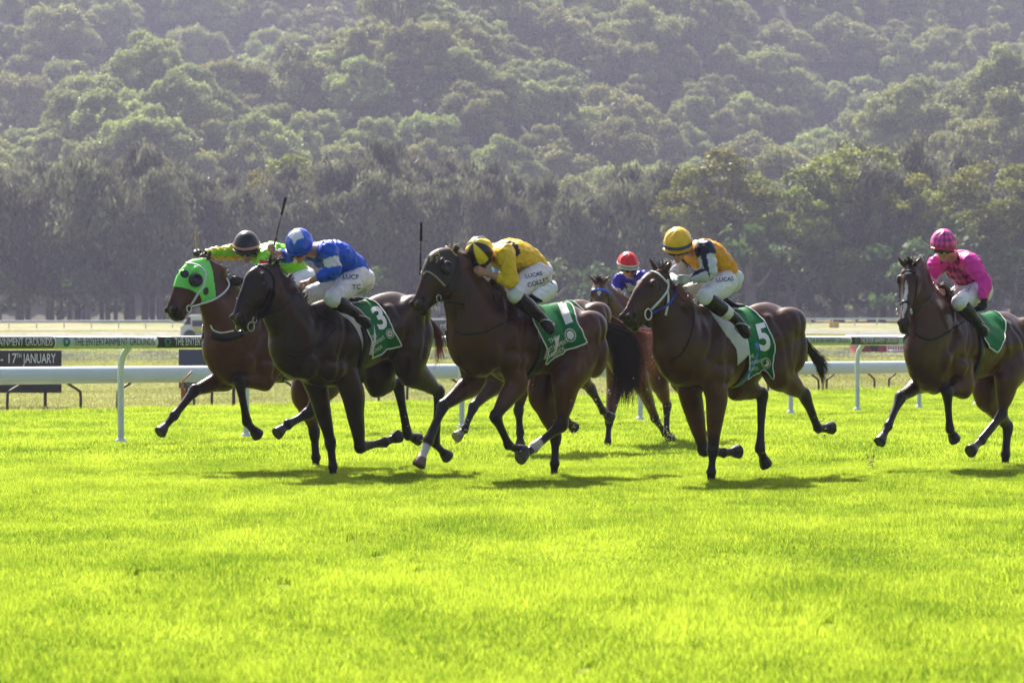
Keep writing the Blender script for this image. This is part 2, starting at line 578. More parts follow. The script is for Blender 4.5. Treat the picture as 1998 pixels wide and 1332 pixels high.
def make_horse(h):
    sk = h.get('sink'); 
    if sk: h[sk] = [p if i < 2 else (p[0], p[1] + (6 if i == 2 else 13)) for i, p in enumerate(h[sk])]
    P_planted = h['planted']; th = R(h['th']); s, c = math.sin(th), math.cos(th)
    px, py, v = P_planted
    D_p = FPX * CAMH / (py - HOR); X_p = (px - 999) / FPX * D_p
    q = (h['withers'][0] - 999) / FPX
    u = (q * (D_p + v * s) - X_p + v * c) / (s - q * c)
    X0 = X_p + u * s - v * c; D0 = D_p + u * c + v * s
    P = Plane(X0, D0, th); h['P'] = P
    k = h.get('k', 1.0)
    W = P.uvz(P(*h['withers'])); Cr = P.uvz(P(*h['croup']))
    print(h['id'], 'foot u %.2f' % u, 'withers z %.2f' % W[2], 'croup u %.2f z %.2f' % (Cr[0], Cr[2]), 'D0 %.1f' % D0)
    su = P.uvz(P(*h['rump'], .17))[0] / -1.13 if 'rump' in h else max(0.88, min(1.12, Cr[0] / -0.72))
    su = max(.85, min(1.15, su)); print('   su %.2f' % su)
    dz0 = W[2] - 1.595; dz1 = Cr[2] - 1.575
    def T(u_, z_):
        f = -u_ / 0.72
        f = max(-0.4, min(f, 1.4))
        return u_ * su, z_ + dz0 * (1 - f) + dz1 * f
    mb = MB()
    pts = []; ra = []; rb = []
    for (u_, a, b, w) in TRUNK:
        ut, zt = T(u_, a); _, zb = T(u_, b)
        pts.append(P.pt(ut, 0, (zt + zb) / 2)); ra.append((zt - zb) / 2); rb.append(w * k * .94)
    vv, ff = loft(pts, ra, rb, P.L, seg=32, sub=4, narrow=0.42, lnarrow=0.15, ends=0.4, flip=Vector((0, 0, 1)))
    mb.add(vv, ff)
    def ell(u_, v_, z_, r, pitch=0):
        for sg in ((1, -1) if v_ else (1,)):
            ut, zt = T(u_, z_)
            cpt = P.pt(ut, v_ * sg, zt)
            M = Matrix((P.F, P.L, Vector((0, 0, 1)))).transposed() @ Matrix.Rotation(R(pitch), 3, 'Y')
            mb.ball(cpt, r, 18, 12, rot=M)
    ell(0.42, 0.100, 1.06, (.12, .11, .16))            # breast muscles
    ell(0.20, 0.150, 1.15, (.17, .085, .22), 22)        # shoulder blade
    ell(0.18, 0.165, 1.00, (.17, .085, .12))            # upper arm
    ell(-0.92, 0.15, 1.36, (.24, .13, .17), 15)         # croup muscle
    ell(-1.02, 0.15, 1.16, (.15, .12, .22))             # buttock
    ell(-0.62, 0.140, 1.42, (.09, .05, .06))            # hip point
    # neck
    npts = []; na = []; nb = []
    wid = [.19, .165, .125, .095, .088]
    pairs = h['neck']
    for i, (cr, un) in enumerate(pairs):
        a = P(*cr); b = P(*un)
        npts.append((a + b) / 2); na.append((a - b).length / 2); nb.append(wid[i] * k)
    back = P.pt(P.uvz(npts[0])[0] - 0.12, 0, P.uvz(npts[0])[2] - .03)
    npts = [back] + npts; na = [na[0] * .93] + na; nb = [.21 * k] + nb
    vv, ff = loft(npts, na, nb, P.L, seg=28, sub=4, narrow=0.5, ends=0.3, flip=Vector((0, 0, 1)))
    mb.add(vv, ff)
    # head
    hw = [.068, .102, .092, .064, .050, .054, .044]
    if 'head' in h:
        HP = P
        pr = [(P(*a), P(*b)) for a, b in h['head']]
    else:
        pollp = P(*h['poll']); HP = Plane(pollp.x, pollp.y, R(h['hyaw']))
        pit = R(h['hpitch']); ax = HP.F * math.cos(pit) - Vector((0, 0, 1)) * math.sin(pit)
        nn = HP.F * math.sin(pit) + Vector((0, 0, 1)) * math.cos(pit)      # dorsal side
        Lh = h.get('hlen', 1.0)
        pr = [(pollp + ax * (a * Lh) + nn * (d * Lh), pollp + ax * (a * Lh) + nn * ((d - dep) * Lh)) for a, d, dep in HEAD_CANON]
    h['HP'] = HP
    hp = [(a + b) / 2 for a, b in pr]; ha = [(a - b).length / 2 for a, b in pr]
    axis = (hp[-1] - hp[0]).normalized()
    dors = (pr[2][0] - pr[2][1]).normalized()
    vv, ff = loft(hp, ha, [w * k for w in hw], HP.L, seg=28, sub=4, narrow=0.18, lnarrow=0.42, ends=0.5, flip=dors)
    mb.add(vv, ff)
    # link of poll and neck
    vv, ff = loft([npts[-1], (npts[-1] + hp[0]) / 2, hp[1]], [na[-1] * .95, na[-1] * .95, ha[1] * .75], [.088, .082, .075], P.L, sub=3, ends=.3)
    mb.add(vv, ff)
    HM = Matrix((axis, HP.L, axis.cross(HP.L))).transposed()
    HL = (hp[-1] - hp[0]).length
    fr = lambda t: hp[0].lerp(hp[-1], t)
    for sg in (1, -1):
        # cheek, brow bone, nostril rim, muzzle
        mb.ball(hp[1].lerp(hp[2], .5) - dors * ha[2] * .25 + HP.L * (.055 * sg), (.105, .045, .10), 16, 10, rot=HM)
        mb.ball(pr[1][0].lerp(pr[2][0], .45) - dors * .055 + HP.L * (.078 * sg), (.045, .026, .024), 12, 8, rot=HM)
        mb.ball(pr[5][0] - dors * .042 + HP.L * (.040 * sg), (.035, .024, .028), 12, 8, rot=HM)
        tip = h['ears'][0 if sg > 0 else 1]
        base = pr[0][0].lerp(pr[1][0], .22) - dors * .02 + HP.L * (.052 * sg)
        TP = HP(*tip, .075 * sg) if 'head' in h else at(tip[0], tip[1], base.y + .02)
        mid = base.lerp(TP, .45)
        vv, ff = loft([base, base.lerp(TP, .2), mid, base.lerp(TP, .8), TP], [.026, .034, .034, .02, .005], [.018, .020, .017, .011, .004], HP.L, sub=3, seg=14)
        mb.add(vv, ff)
    mb.ball(pr[5][1].lerp(pr[5][0], .15), (.045, .042, .032), 14, 10, rot=HM)   # chin
    # legs
    hipz = T(-0.95, 1.30)
    chains = []; hoof_ax = []
    for key, fn, vv_ in (('ff', foreleg, -.15), ('nf', foreleg, .15)):
        if key in h:
            ha_, ch = fn(mb, P, h[key], vv_, k); chains.append((key, ch)); hoof_ax.append((key, ha_))
    for key, vv_ in (('fh', -.15), ('nh', .15)):
        if key in h:
            ha_, ch = hindleg(mb, P, h[key], vv_, hipz, k); chains.append((key, ch)); hoof_ax.append((key, ha_))
    # dock of the tail
    td = T(-1.16, 1.42); dock = P.pt(td[0], 0, td[1])
    me = remesh(mb, 0.0115, smooth=4, factor=0.5, name='body')
    V = verts_np(me)
    # flesh over the overlaps: relax the trunk and the tops of the limbs, leave head and lower legs crisp
    allc = [c for _, c in chains]
    wl = np.ones(len(V))
    for ch in allc:
        d, par = seg_dist(V, ch); wl = np.minimum(wl, np.where(d < .2, 1 - .9 * sstep(.25, .8, par), 1))
    dh, _ = seg_dist(V, hp); wl = np.minimum(wl, sstep(.12, .30, dh) * .9 + .08)
    wl[V[:, 2] < .55] = np.minimum(wl[V[:, 2] < .55], .06)
    relax(me, wl, 14)
    V = verts_np(me); Nn = normals_np(me)
    # muscle and rib relief
    sc = np.array([noise.noise(Vector(p) * 5.0) for p in V]); sc2 = np.array([noise.noise(Vector((p[0] * 9, p[1] * 9, p[2] * 4))) for p in V])
    V2 = V + Nn * (sc * 0.007 + sc2 * 0.0035)[:, None]
    # grooves between the muscles, faint ribs
    U_ = (V[:, 0] - X0) * P.F.x + (V[:, 1] - D0) * P.F.y; L_ = (V[:, 0] - X0) * P.L.x + (V[:, 1] - D0) * P.L.y
    UZ = np.stack([U_, np.zeros(len(V)), V[:, 2]], 1)
    def groove(line, depth, w, msk):
        pts_ = [(*T(a, b),) for a, b in line]
        d_, _ = seg_dist(UZ, [(a, 0, b) for a, b in pts_])
        return np.exp(-(d_ / w) ** 2) * depth * msk
    gr = np.zeros(len(V)); sm_ = sstep(.07, .14, np.abs(L_))
    for line, dp, w in (([(.00, 1.50), (.07, 1.28), (.15, 1.05), (.17, .92)], .015, .030), ([(.20, 1.48), (.33, 1.30), (.42, 1.14)], .013, .030), ([(.03, 1.08), (.16, 1.04), (.28, 1.07)], .010, .025),
                        ([(-.50, 1.44), (-.47, 1.22), (-.53, 1.03)], .018, .045), ([(-.66, 1.42), (-.74, 1.22), (-.76, 1.04)], .010, .03), ([(-.98, 1.44), (-1.01, 1.22), (-.93, .98)], .010, .028),
                        ([(.10, 1.40), (.20, 1.15)], .007, .022), ([(-.84, 1.46), (-.88, 1.26), (-.84, 1.1)], .006, .03)):
        gr += groove(line, dp, w, sm_)
    for q in range(7):
        gr += groove([(-.09 - .058 * q, 1.36), (-.15 - .062 * q, 1.16), (-.13 - .06 * q, .98)], .0035, .013, sm_)
    gr += groove([(.5, 1.25), (.5, .95)], .016, .09, np.exp(-(L_ / .025) ** 2) * (U_ > .2))
    V2 -= Nn * gr[:, None]
    # face: edge of the cheek, facial crest, vein
    for sg in (1, -1):
        cc = hp[1].lerp(hp[2], .5) - dors * ha[2] * .2 + HP.L * (.085 * sg)
        arc = [cc + axis * (.115 * math.cos(a_)) - dors * (.105 * math.sin(a_)) for a_ in [R(-15 + 11 * q) for q in range(11)]]
        d_, _ = seg_dist(V, arc); V2 -= Nn * (np.exp(-(d_ / .011) ** 2) * .007)[:, None]
        cr_ = [hp[2].lerp(hp[3], t_) + dors * ha[3] * .15 + HP.L * (.085 * sg) for t_ in (0, .5, 1.0)]
        d_, _ = seg_dist(V, cr_); V2 += Nn * (np.exp(-(d_ / .010) ** 2) * .005)[:, None]
    # nostrils, eye sockets, mouth
    dark = np.zeros(len(V))
    def both(p):
        u_, v_, z_ = HP.uvz(p); return [p, HP.pt(u_, -v_, z_)]
    nost = pr[5][0] * .60 + pr[5][1] * .40 + HP.L * .05 + axis * .012
    if 'nostril' in h: nost = HP(*h['nostril'], .05)
    nost_d = np.full(len(V), 9.)
    for p in both(nost):
        d = np.linalg.norm((V - np.array(p)) * 1.0, axis=1); nost_d = np.minimum(nost_d, d)
    g = np.exp(-(nost_d / .024) ** 2); V2 -= Nn * (g * .026)[:, None]; V2 += Nn * (np.exp(-((nost_d - .034) / .009) ** 2) * .006)[:, None]
    eye = pr[1][0].lerp(pr[2][0], .55) - dors * .095 + HP.L * .085
    if 'eye' in h: eye = HP(*h['eye'], .083)
    eye_d = np.full(len(V), 9.)
    for p in both(eye):
        d = np.linalg.norm(V - np.array(p), axis=1); eye_d = np.minimum(eye_d, d)
    if not h.get('no_eye'): V2 -= Nn * (np.exp(-(eye_d / .022) ** 2) * .009)[:, None]; V2 += Nn * (np.exp(-((eye_d - .036) / .009) ** 2) * .004)[:, None]
    mouth = [pr[-1][1] * .8 + pr[-1][0] * .2, pr[5][1] * .72 + pr[5][0] * .28, pr[4][1] * .62 + pr[4][0] * .38]
    set_verts(me, V2)
    V = V2
    # ---- coat colours
    base = np.array(h['coat']); dk = np.array(h.get('dark', (.012, .009, .008)))
    col = np.tile(base, (len(V), 1))
    U = (V[:, 0] - X0) * P.F.x + (V[:, 1] - D0) * P.F.y; Lt = (V[:, 0] - X0) * P.L.x + (V[:, 1] - D0) * P.L.y; Z = V[:, 2]
    def mixc(col, c2, w): return col * (1 - w[:, None]) + np.array(c2) * w[:, None]
    nz = np.array([noise.noise(Vector(p) * 2.2) for p in V])
    col = col * (1 + .25 * nz[:, None])
    col = mixc(col, np.array(h.get('warm', base * 1.9)), sstep(1.12, .86, Z + .05 * nz) * .55 * (U < .5))   # warmer belly and legs
    for key, ch in chains:
        d, par = seg_dist(V, ch)
        w = sstep(.60, 1.0, par) * sstep(.125, .075, d)
        col = mixc(col, dk, w * .93)
    # muzzle darker
    dm = np.linalg.norm(V - np.array(hp[-1]), axis=1)
    col = mixc(col, dk, sstep(.17, .07, dm) * .85)
    col = mixc(col, (.02, .012, .01), np.exp(-(nost_d / .024) ** 2))
    col = mixc(col, dk, np.exp(-(eye_d / .034) ** 2) * .8)
    dmo, _ = seg_dist(V, both(mouth[0])[:1] + [m + HP.L * .03 for m in mouth[1:]])
    dmo2, _ = seg_dist(V, [mouth[0]] + [m - HP.L * .03 for m in mouth[1:]])
    dmo = np.minimum(dmo, dmo2)
    V3 = V - normals_np(me) * (np.exp(-(dmo / .010) ** 2) * .010)[:, None]
    set_verts(me, V3); V = V3
    # ears black rimmed
    # dark dorsal line near the mane
    for (ka, cc) in h.get('white', []):       # white sock: leg key, (from, to) along the chain
        ch = dict(chains)[ka]; d, par = seg_dist(V, ch)
        w = sstep(cc[0] - .04, cc[0] + .04, par + .06 * nz) * (d < .08)
        col = mixc(col, (.62, .55, .50), w)
    for key, ax in hoof_ax:
        d, par = seg_dist(V, ax)
        w = ((d < .075) & (par > .06)).astype(float)
        hc = h.get('hoofc', {}).get(key, (.035, .030, .028))
        col = mixc(col, hc, w)
    if 'blaze' in h:       # marking on the face: pixel polygon, only where the surface faces the camera
        cvx = 999 + V[:, 0] / V[:, 1] * FPX; cvy = HOR - (V[:, 2] - CAMH) / V[:, 1] * FPX
        Na = normals_np(me)
        facing = (Na @ np.array(dors)) > .35
        near = np.linalg.norm(V - np.array(hp[3]), axis=1) < .45
        for poly in h['blaze']:
            col = mixc(col, (.6, .58, .56), (in_poly(cvx, cvy, poly) & facing & near).astype(float))
    if 'blaze3' in h:      # white marking down the middle of the face
        rel = V - np.array(hp[0]); t_ = rel @ np.array(axis) / HL; l_ = rel @ np.array(HP.L); dd_ = rel @ np.array(dors)
        for t0, t1, hw_ in h['blaze3']:
            f_ = np.clip((t_ - t0) / (t1 - t0), 0, 1)
            col = mixc(col, (.62, .60, .58), ((t_ > t0) & (t_ < t1) & (np.abs(l_ + .004 * np.sin(t_ * 25)) < hw_ * (.6 + .8 * np.sin(f_ * 3.1))) & (dd_ > 0)).astype(float))
    paint(me, np.clip(col, 0.002, 1))
    root = empty('race_horse', (X0, D0, 0.0))
    tag(root, h['label'], 'horse', 'racehorses galloping along the turf')
    body = link_mesh('body', me, COAT, root)
    me2 = verts_np(me) + np.array((X0, D0, 0.0))
    bvh = BVHTree.FromPolygons([Vector(p) for p in me2], [tuple(p.vertices) for p in me.polygons])
    h.update(root=root, bvh=bvh, bodyV=me2, bodyF=[tuple(p.vertices) for p in me.polygons], T=T, dors=dors, pr=pr, hp=hp, dock=dock, axis=axis)
    # ---- eyes
    if not h.get('no_eye'):
        for sg, p in zip((1, -1), both(eye)):
            e = MB(); loc, n, _, _ = bvh.find_nearest(p)
            e.ball(loc - n * .008, .0205, 14, 10); e.build('eye', EYE, root)
    # ---- mane
    rnd = random.Random(h['id'] * 7 + 1)
    strands = []
    crest = [P(*cr) for cr, un in pairs] + [pr[0][0]]
    top = resample([list(p) for p in crest], 8)
    for i in range(h.get('mane_n', 420)):
        t = rnd.random() * (len(top) - 1); a = int(t); p = Vector(top[a]).lerp(Vector(top[min(a + 1, len(top) - 1)]), t - a)
        loc, n, _, _ = bvh.find_nearest(p + Vector((0, 0, .03)))
        p = loc + P.L * rnd.gauss(0, .010) - n * .004
        wave = noise.noise(p * 9 + Vector((h['id'], 0, 0)))
        side = h.get('mane_side', -1) * rnd.uniform(.1, .5) + rnd.gauss(0, .15)
        ln = rnd.uniform(.05, .13) * (1 + wave) * h.get('mane_len', 1)
        d = (-P.F * rnd.uniform(.5, 1.1) + P.L * side + Vector((0, 0, rnd.uniform(.25, .9) + wave * .6))).normalized()
        S = [p + d * (ln * j / 4) + Vector((0, 0, -.35)) * ln * (j / 4) ** 2 for j in range(5)]
        strands.append(S)
    for i in range(h.get('forelock_n', 120)):
        p0 = pr[0][0].lerp(pr[1][0], rnd.uniform(-.1, .3)) + HP.L * rnd.gauss(0, .02)
        ln = rnd.uniform(.05, .13)
        d = (Vector((0, 0, 1)) * rnd.uniform(.3, 1) - HP.F * rnd.uniform(-.3, .9) + HP.L * rnd.gauss(0, .35)).normalized()
        strands.append([p0 + d * (ln * j / 4) + Vector((0, 0, -.4)) * ln * (j / 4) ** 2 for j in range(5)])
    link_mesh('mane', hair_mesh(strands, .0032), HAIR_DARK, root)
    # ---- tail: guides in pixels (v given)
    if 'tail' in h:
        strands = []
        guides = [[P(x, y, vv) for x, y, vv in g] for g in h['tail']]
        for g in guides: g[0] = dock.copy()
        for i in range(h.get('tail_n', 700)):
            a, b = rnd.sample(range(len(guides)), 2) if len(guides) > 1 else (0, 0)
            f = rnd.random() ** .7
            off = Vector((rnd.gauss(0, 1), rnd.gauss(0, 1), rnd.gauss(0, 1))) * h.get('tail_w', .028)
            cut = rnd.uniform(.6, 1.0); n = 9; S = []
            G = [guides[a][j].lerp(guides[b][j], f) for j in range(len(guides[a]))]
            A = [[*p] for p in G]
            clump = noise.noise_vector(Vector((a + f * 5, h['id'], 0)) * 3) * .05
            for j in range(n + 1):
                t = j / n * cut
                p = Vector(catmull(np.array(A), t * (len(A) - 1)))
                spread = min(1.0, .35 + 1.1 * t)
                S.append(p + off * spread + clump * t * t + Vector((rnd.gauss(0, .004), rnd.gauss(0, .004), rnd.gauss(0, .004))))
            strands.append(S)
        link_mesh('tail', hair_mesh(strands, .0045), HAIR_RED if h.get('tail_red') else HAIR_DARK, root)
    return h

def radial(h, u, phi, off=0.0, zc=1.22):
    """point on the trunk at station u, phi from the spine (0) to the belly (pi), sign of phi = side"""
    P = h['P']; ut, z = h['T'](u, zc)
    c = P.pt(ut, 0, z)
    d = P.L * math.sin(phi) + Vector((0, 0, math.cos(phi)))
    o = c + d * 0.9
    hit, n, _, _ = h['bvh'].ray_cast(o, -d)
    if hit is None or (hit - c).length > .55: return c + d * (.27 + off), d
    return hit + d * off, n

def px_to_up(h, px, py):
    hit, n = px_hit(px, py, h['bvh'])
    if hit is None: return None
    P = h['P']; u, v, z = P.uvz(hit)
    # invert T on u only
    su = h['T'](-1, 1)[0] / -1
    uu = u / su; zc = h['T'](uu, 1.22)[1]
    return uu, math.atan2(v, z - zc)

def saddle_cloth(h, front, rear, name='saddle_cloth', material=None, off=.014, border=.012, nb=26, nr=30, puff=.012, bmat=None, thick=.004):
    """front, rear: pixel lines from the spine down along the near side; both sides are built, joined over the back"""
    def edge(pl):
        if len(pl[0]) == 3: pl = [(a, b) for a, b, _ in pl]; E = [tuple(e) for e in pl]
        else: E = [px_to_up(h, *p) for p in pl]; E = [e for e in E if e]
        E = [(E[0][0], 0.0)] + [e for e in E if e[1] > .08]
        A = resample([list(e) for e in E], 8)
        L_ = np.concatenate([[0], np.cumsum(np.linalg.norm(np.diff(A * [1, .3], axis=0), axis=1))]); L_ /= L_[-1]
        return lambda t: (np.interp(t, L_, A[:, 0]), np.interp(t, L_, A[:, 1]))
    fe, re = edge(front), edge(rear)
    grid = []
    for i in range(-nr, nr + 1):
        t = abs(i) / nr; sg = 1 if i >= 0 else -1
        row = []
        a = fe(t); b = re(t)
        for j in range(nb + 1):
            s_ = j / nb
            uu = a[0] + (b[0] - a[0]) * s_; ph = (a[1] + (b[1] - a[1]) * s_) * sg
            w = noise.noise(Vector((uu * 7, ph * 4 + h['id'] * 3, 1.3))) + .5 * noise.noise(Vector((uu * 16, ph * 7, h['id'])))
            p, n = radial(h, uu, ph, off + puff * (.4 + w) * t ** .7 + (.02 * t * s_ ** 2))
            row.append(p)
        grid.append(row)
    G = np.array([[list(p) for p in r] for r in grid])
    for _ in range(2):      # relax
        G2 = G.copy(); G2[1:-1, 1:-1] = (G[:-2, 1:-1] + G[2:, 1:-1] + G[1:-1, :-2] + G[1:-1, 2:] + 2 * G[1:-1, 1:-1]) / 6; G = G2
    m, n = G.shape[:2]
    vs = [Vector(p) for p in G.reshape(-1, 3)]; fs = []
    for i in range(m - 1):
        for j in range(n - 1):
            a = i * n + j; fs.append((a, a + 1, a + n + 1, a + n))
    me = mesh_from(vs, fs)
    bm = bmesh.new(); bm.from_mesh(me); bmesh.ops.recalc_face_normals(bm, faces=bm.faces)
    bmesh.ops.solidify(bm, geom=bm.faces[:], thickness=thick); bm.to_mesh(me); bm.free()
    o = link_mesh(name, me, material or GREEN_CLOTH, h['root'])
    bv = BVHTree.FromPolygons(vs, fs)
    if border:
        mbr = MB()
        N_ = [(i, 0) for i in range(m)] + [(m - 1, j) for j in range(1, n)] + [(i, n - 1) for i in range(m - 2, -1, -1)] + [(0, j) for j in range(n - 2, 0, -1)]
        pts = [Vector(G[i, j]) for i, j in N_]
        cen = h['P'].pt(-.3, 0, 1.2)
        nr_ = [(p - Vector((cen.x, cen.y, cen.z)) - h['P'].F * (p - cen).dot(h['P'].F)).normalized() for p in pts]
        mbr2 = ribbon([p + q * .001 for p, q in zip(pts, nr_)], nr_, border, .006, closed=True)
        mbr2.build('border', bmat or WHITE_INK, o)
    h['cloth'] = o; h['cloth_bvh'] = bv
    return o, bv

def girth(h, u, phi0, w=.09, material=None, name='girth', off=.008):
    pts = []; nr = []
    for k in range(-24, 25):
        ph = math.pi + (math.pi - phi0) * k / 24
        p, n = radial(h, u, ph, off)
        d = h['P'].L * math.sin(ph) + Vector((0, 0, math.cos(ph)))
        pts.append(p); nr.append(d)
    mb = ribbon(pts, nr, w, .006)
    return mb.build(name, material or BLACK_LEATHER, h['root'])

def hood(h, poly, holes, material, name='hood', off=.006, extra=None):
    """a fitted cloth hood: head skin inside the pixel polygon (both sides), with round holes"""
    HP = h['HP']
    def uz(p, v=.07):
        u, v_, z = HP.uvz(HP(p[0], p[1], v)); return (u, z)
    pl = [uz(p) for p in poly]
    V = h['bodyV']; F = h['bodyF']
    cx, cy, cz = h['hp'][2]
    near = np.linalg.norm(V - np.array((cx, cy, cz)), axis=1) < .75
    idx = {}; vs = []; fs = []
    for f in F:
        if all(near[i] for i in f):
            for i in f:
                if i not in idx: idx[i] = len(vs); vs.append(V[i])
            fs.append(tuple(idx[i] for i in f))
    me = mesh_from(vs, fs)
    bm = bmesh.new(); bm.from_mesh(me)
    bmesh.ops.subdivide_edges(bm, edges=bm.edges, cuts=1, use_grid_fill=True, smooth=0)
    bm.normal_update()
    C = np.array([f.calc_center_median() for f in bm.faces])
    u = (C[:, 0] - HP.X0) * HP.F.x + (C[:, 1] - HP.D0) * HP.F.y
    inside = in_poly(u, C[:, 2], pl)
    for (x, y, r) in holes:
        a = uz((x, y), .09)
        inside &= ~(((u - a[0]) ** 2 + (C[:, 2] - a[1]) ** 2) < r * r)
    bm.faces.ensure_lookup_table()
    bmesh.ops.delete(bm, geom=[f for f, k_ in zip(bm.faces, inside) if not k_], context='FACES')
    bm.normal_update()
    for v in bm.verts: v.co += v.normal * off
    bmesh.ops.solidify(bm, geom=bm.faces[:], thickness=.003)
    bm.to_mesh(me); bm.free()
    return link_mesh(name, me, material, h['root'])

def blinker_cup(h, px, py, r, material, parent, both=True, depth=.035):
    HP = h['HP']
    c = HP(px, py, .10); loc, n, _, _ = h['bvh'].find_nearest(c)
    u, v, z = HP.uvz(loc)
    for sg in ((1, -1) if both else (1,)):
        p = HP.pt(u, v * sg, z); nn = n if sg > 0 else n - HP.L * (2 * n.dot(HP.L))
        a = nn.orthogonal().normalized(); b = nn.cross(a)
        vs = []; fs = []
        prof = [(1.0, -.01), (1.02, .3), (.93, .75), (.72, .95), (.60, .98), (.55, .75), (.3, .62), (0.02, .6)]
        for rr, dd in prof:
            for k in range(20):
                t = 2 * math.pi * k / 20
                vs.append(p + (a * math.cos(t) + b * math.sin(t)) * (r * rr) + nn * (depth * dd))
        for i in range(len(prof) - 1):
            for k in range(20):
                q = i * 20 + k; w = i * 20 + (k + 1) % 20
                fs.append((q, w, w + 20, q + 20))
        MB().add(vs, fs).build('blinker_cup', material, parent)

def bit_ring(h, px, py, r=.038, material=None, parent=None, v=.062, tube_r=.0045, both=True):
    HP = h['HP']
    c = HP(px, py, v)
    u, v, z = HP.uvz(c)
    for sg in ((1, -1) if both else (1,)):
        p = HP.pt(u, v * sg, z)
        pts = [p + (HP.F * math.cos(t) * .95 + Vector((0, 0, 1)) * math.sin(t)) * r + HP.L * (.006 * sg) for t in [2 * math.pi * k / 20 for k in range(21)]]
        MB().tube(pts, tube_r, 8).build('bit_ring', material or STEEL, parent or h['root'])

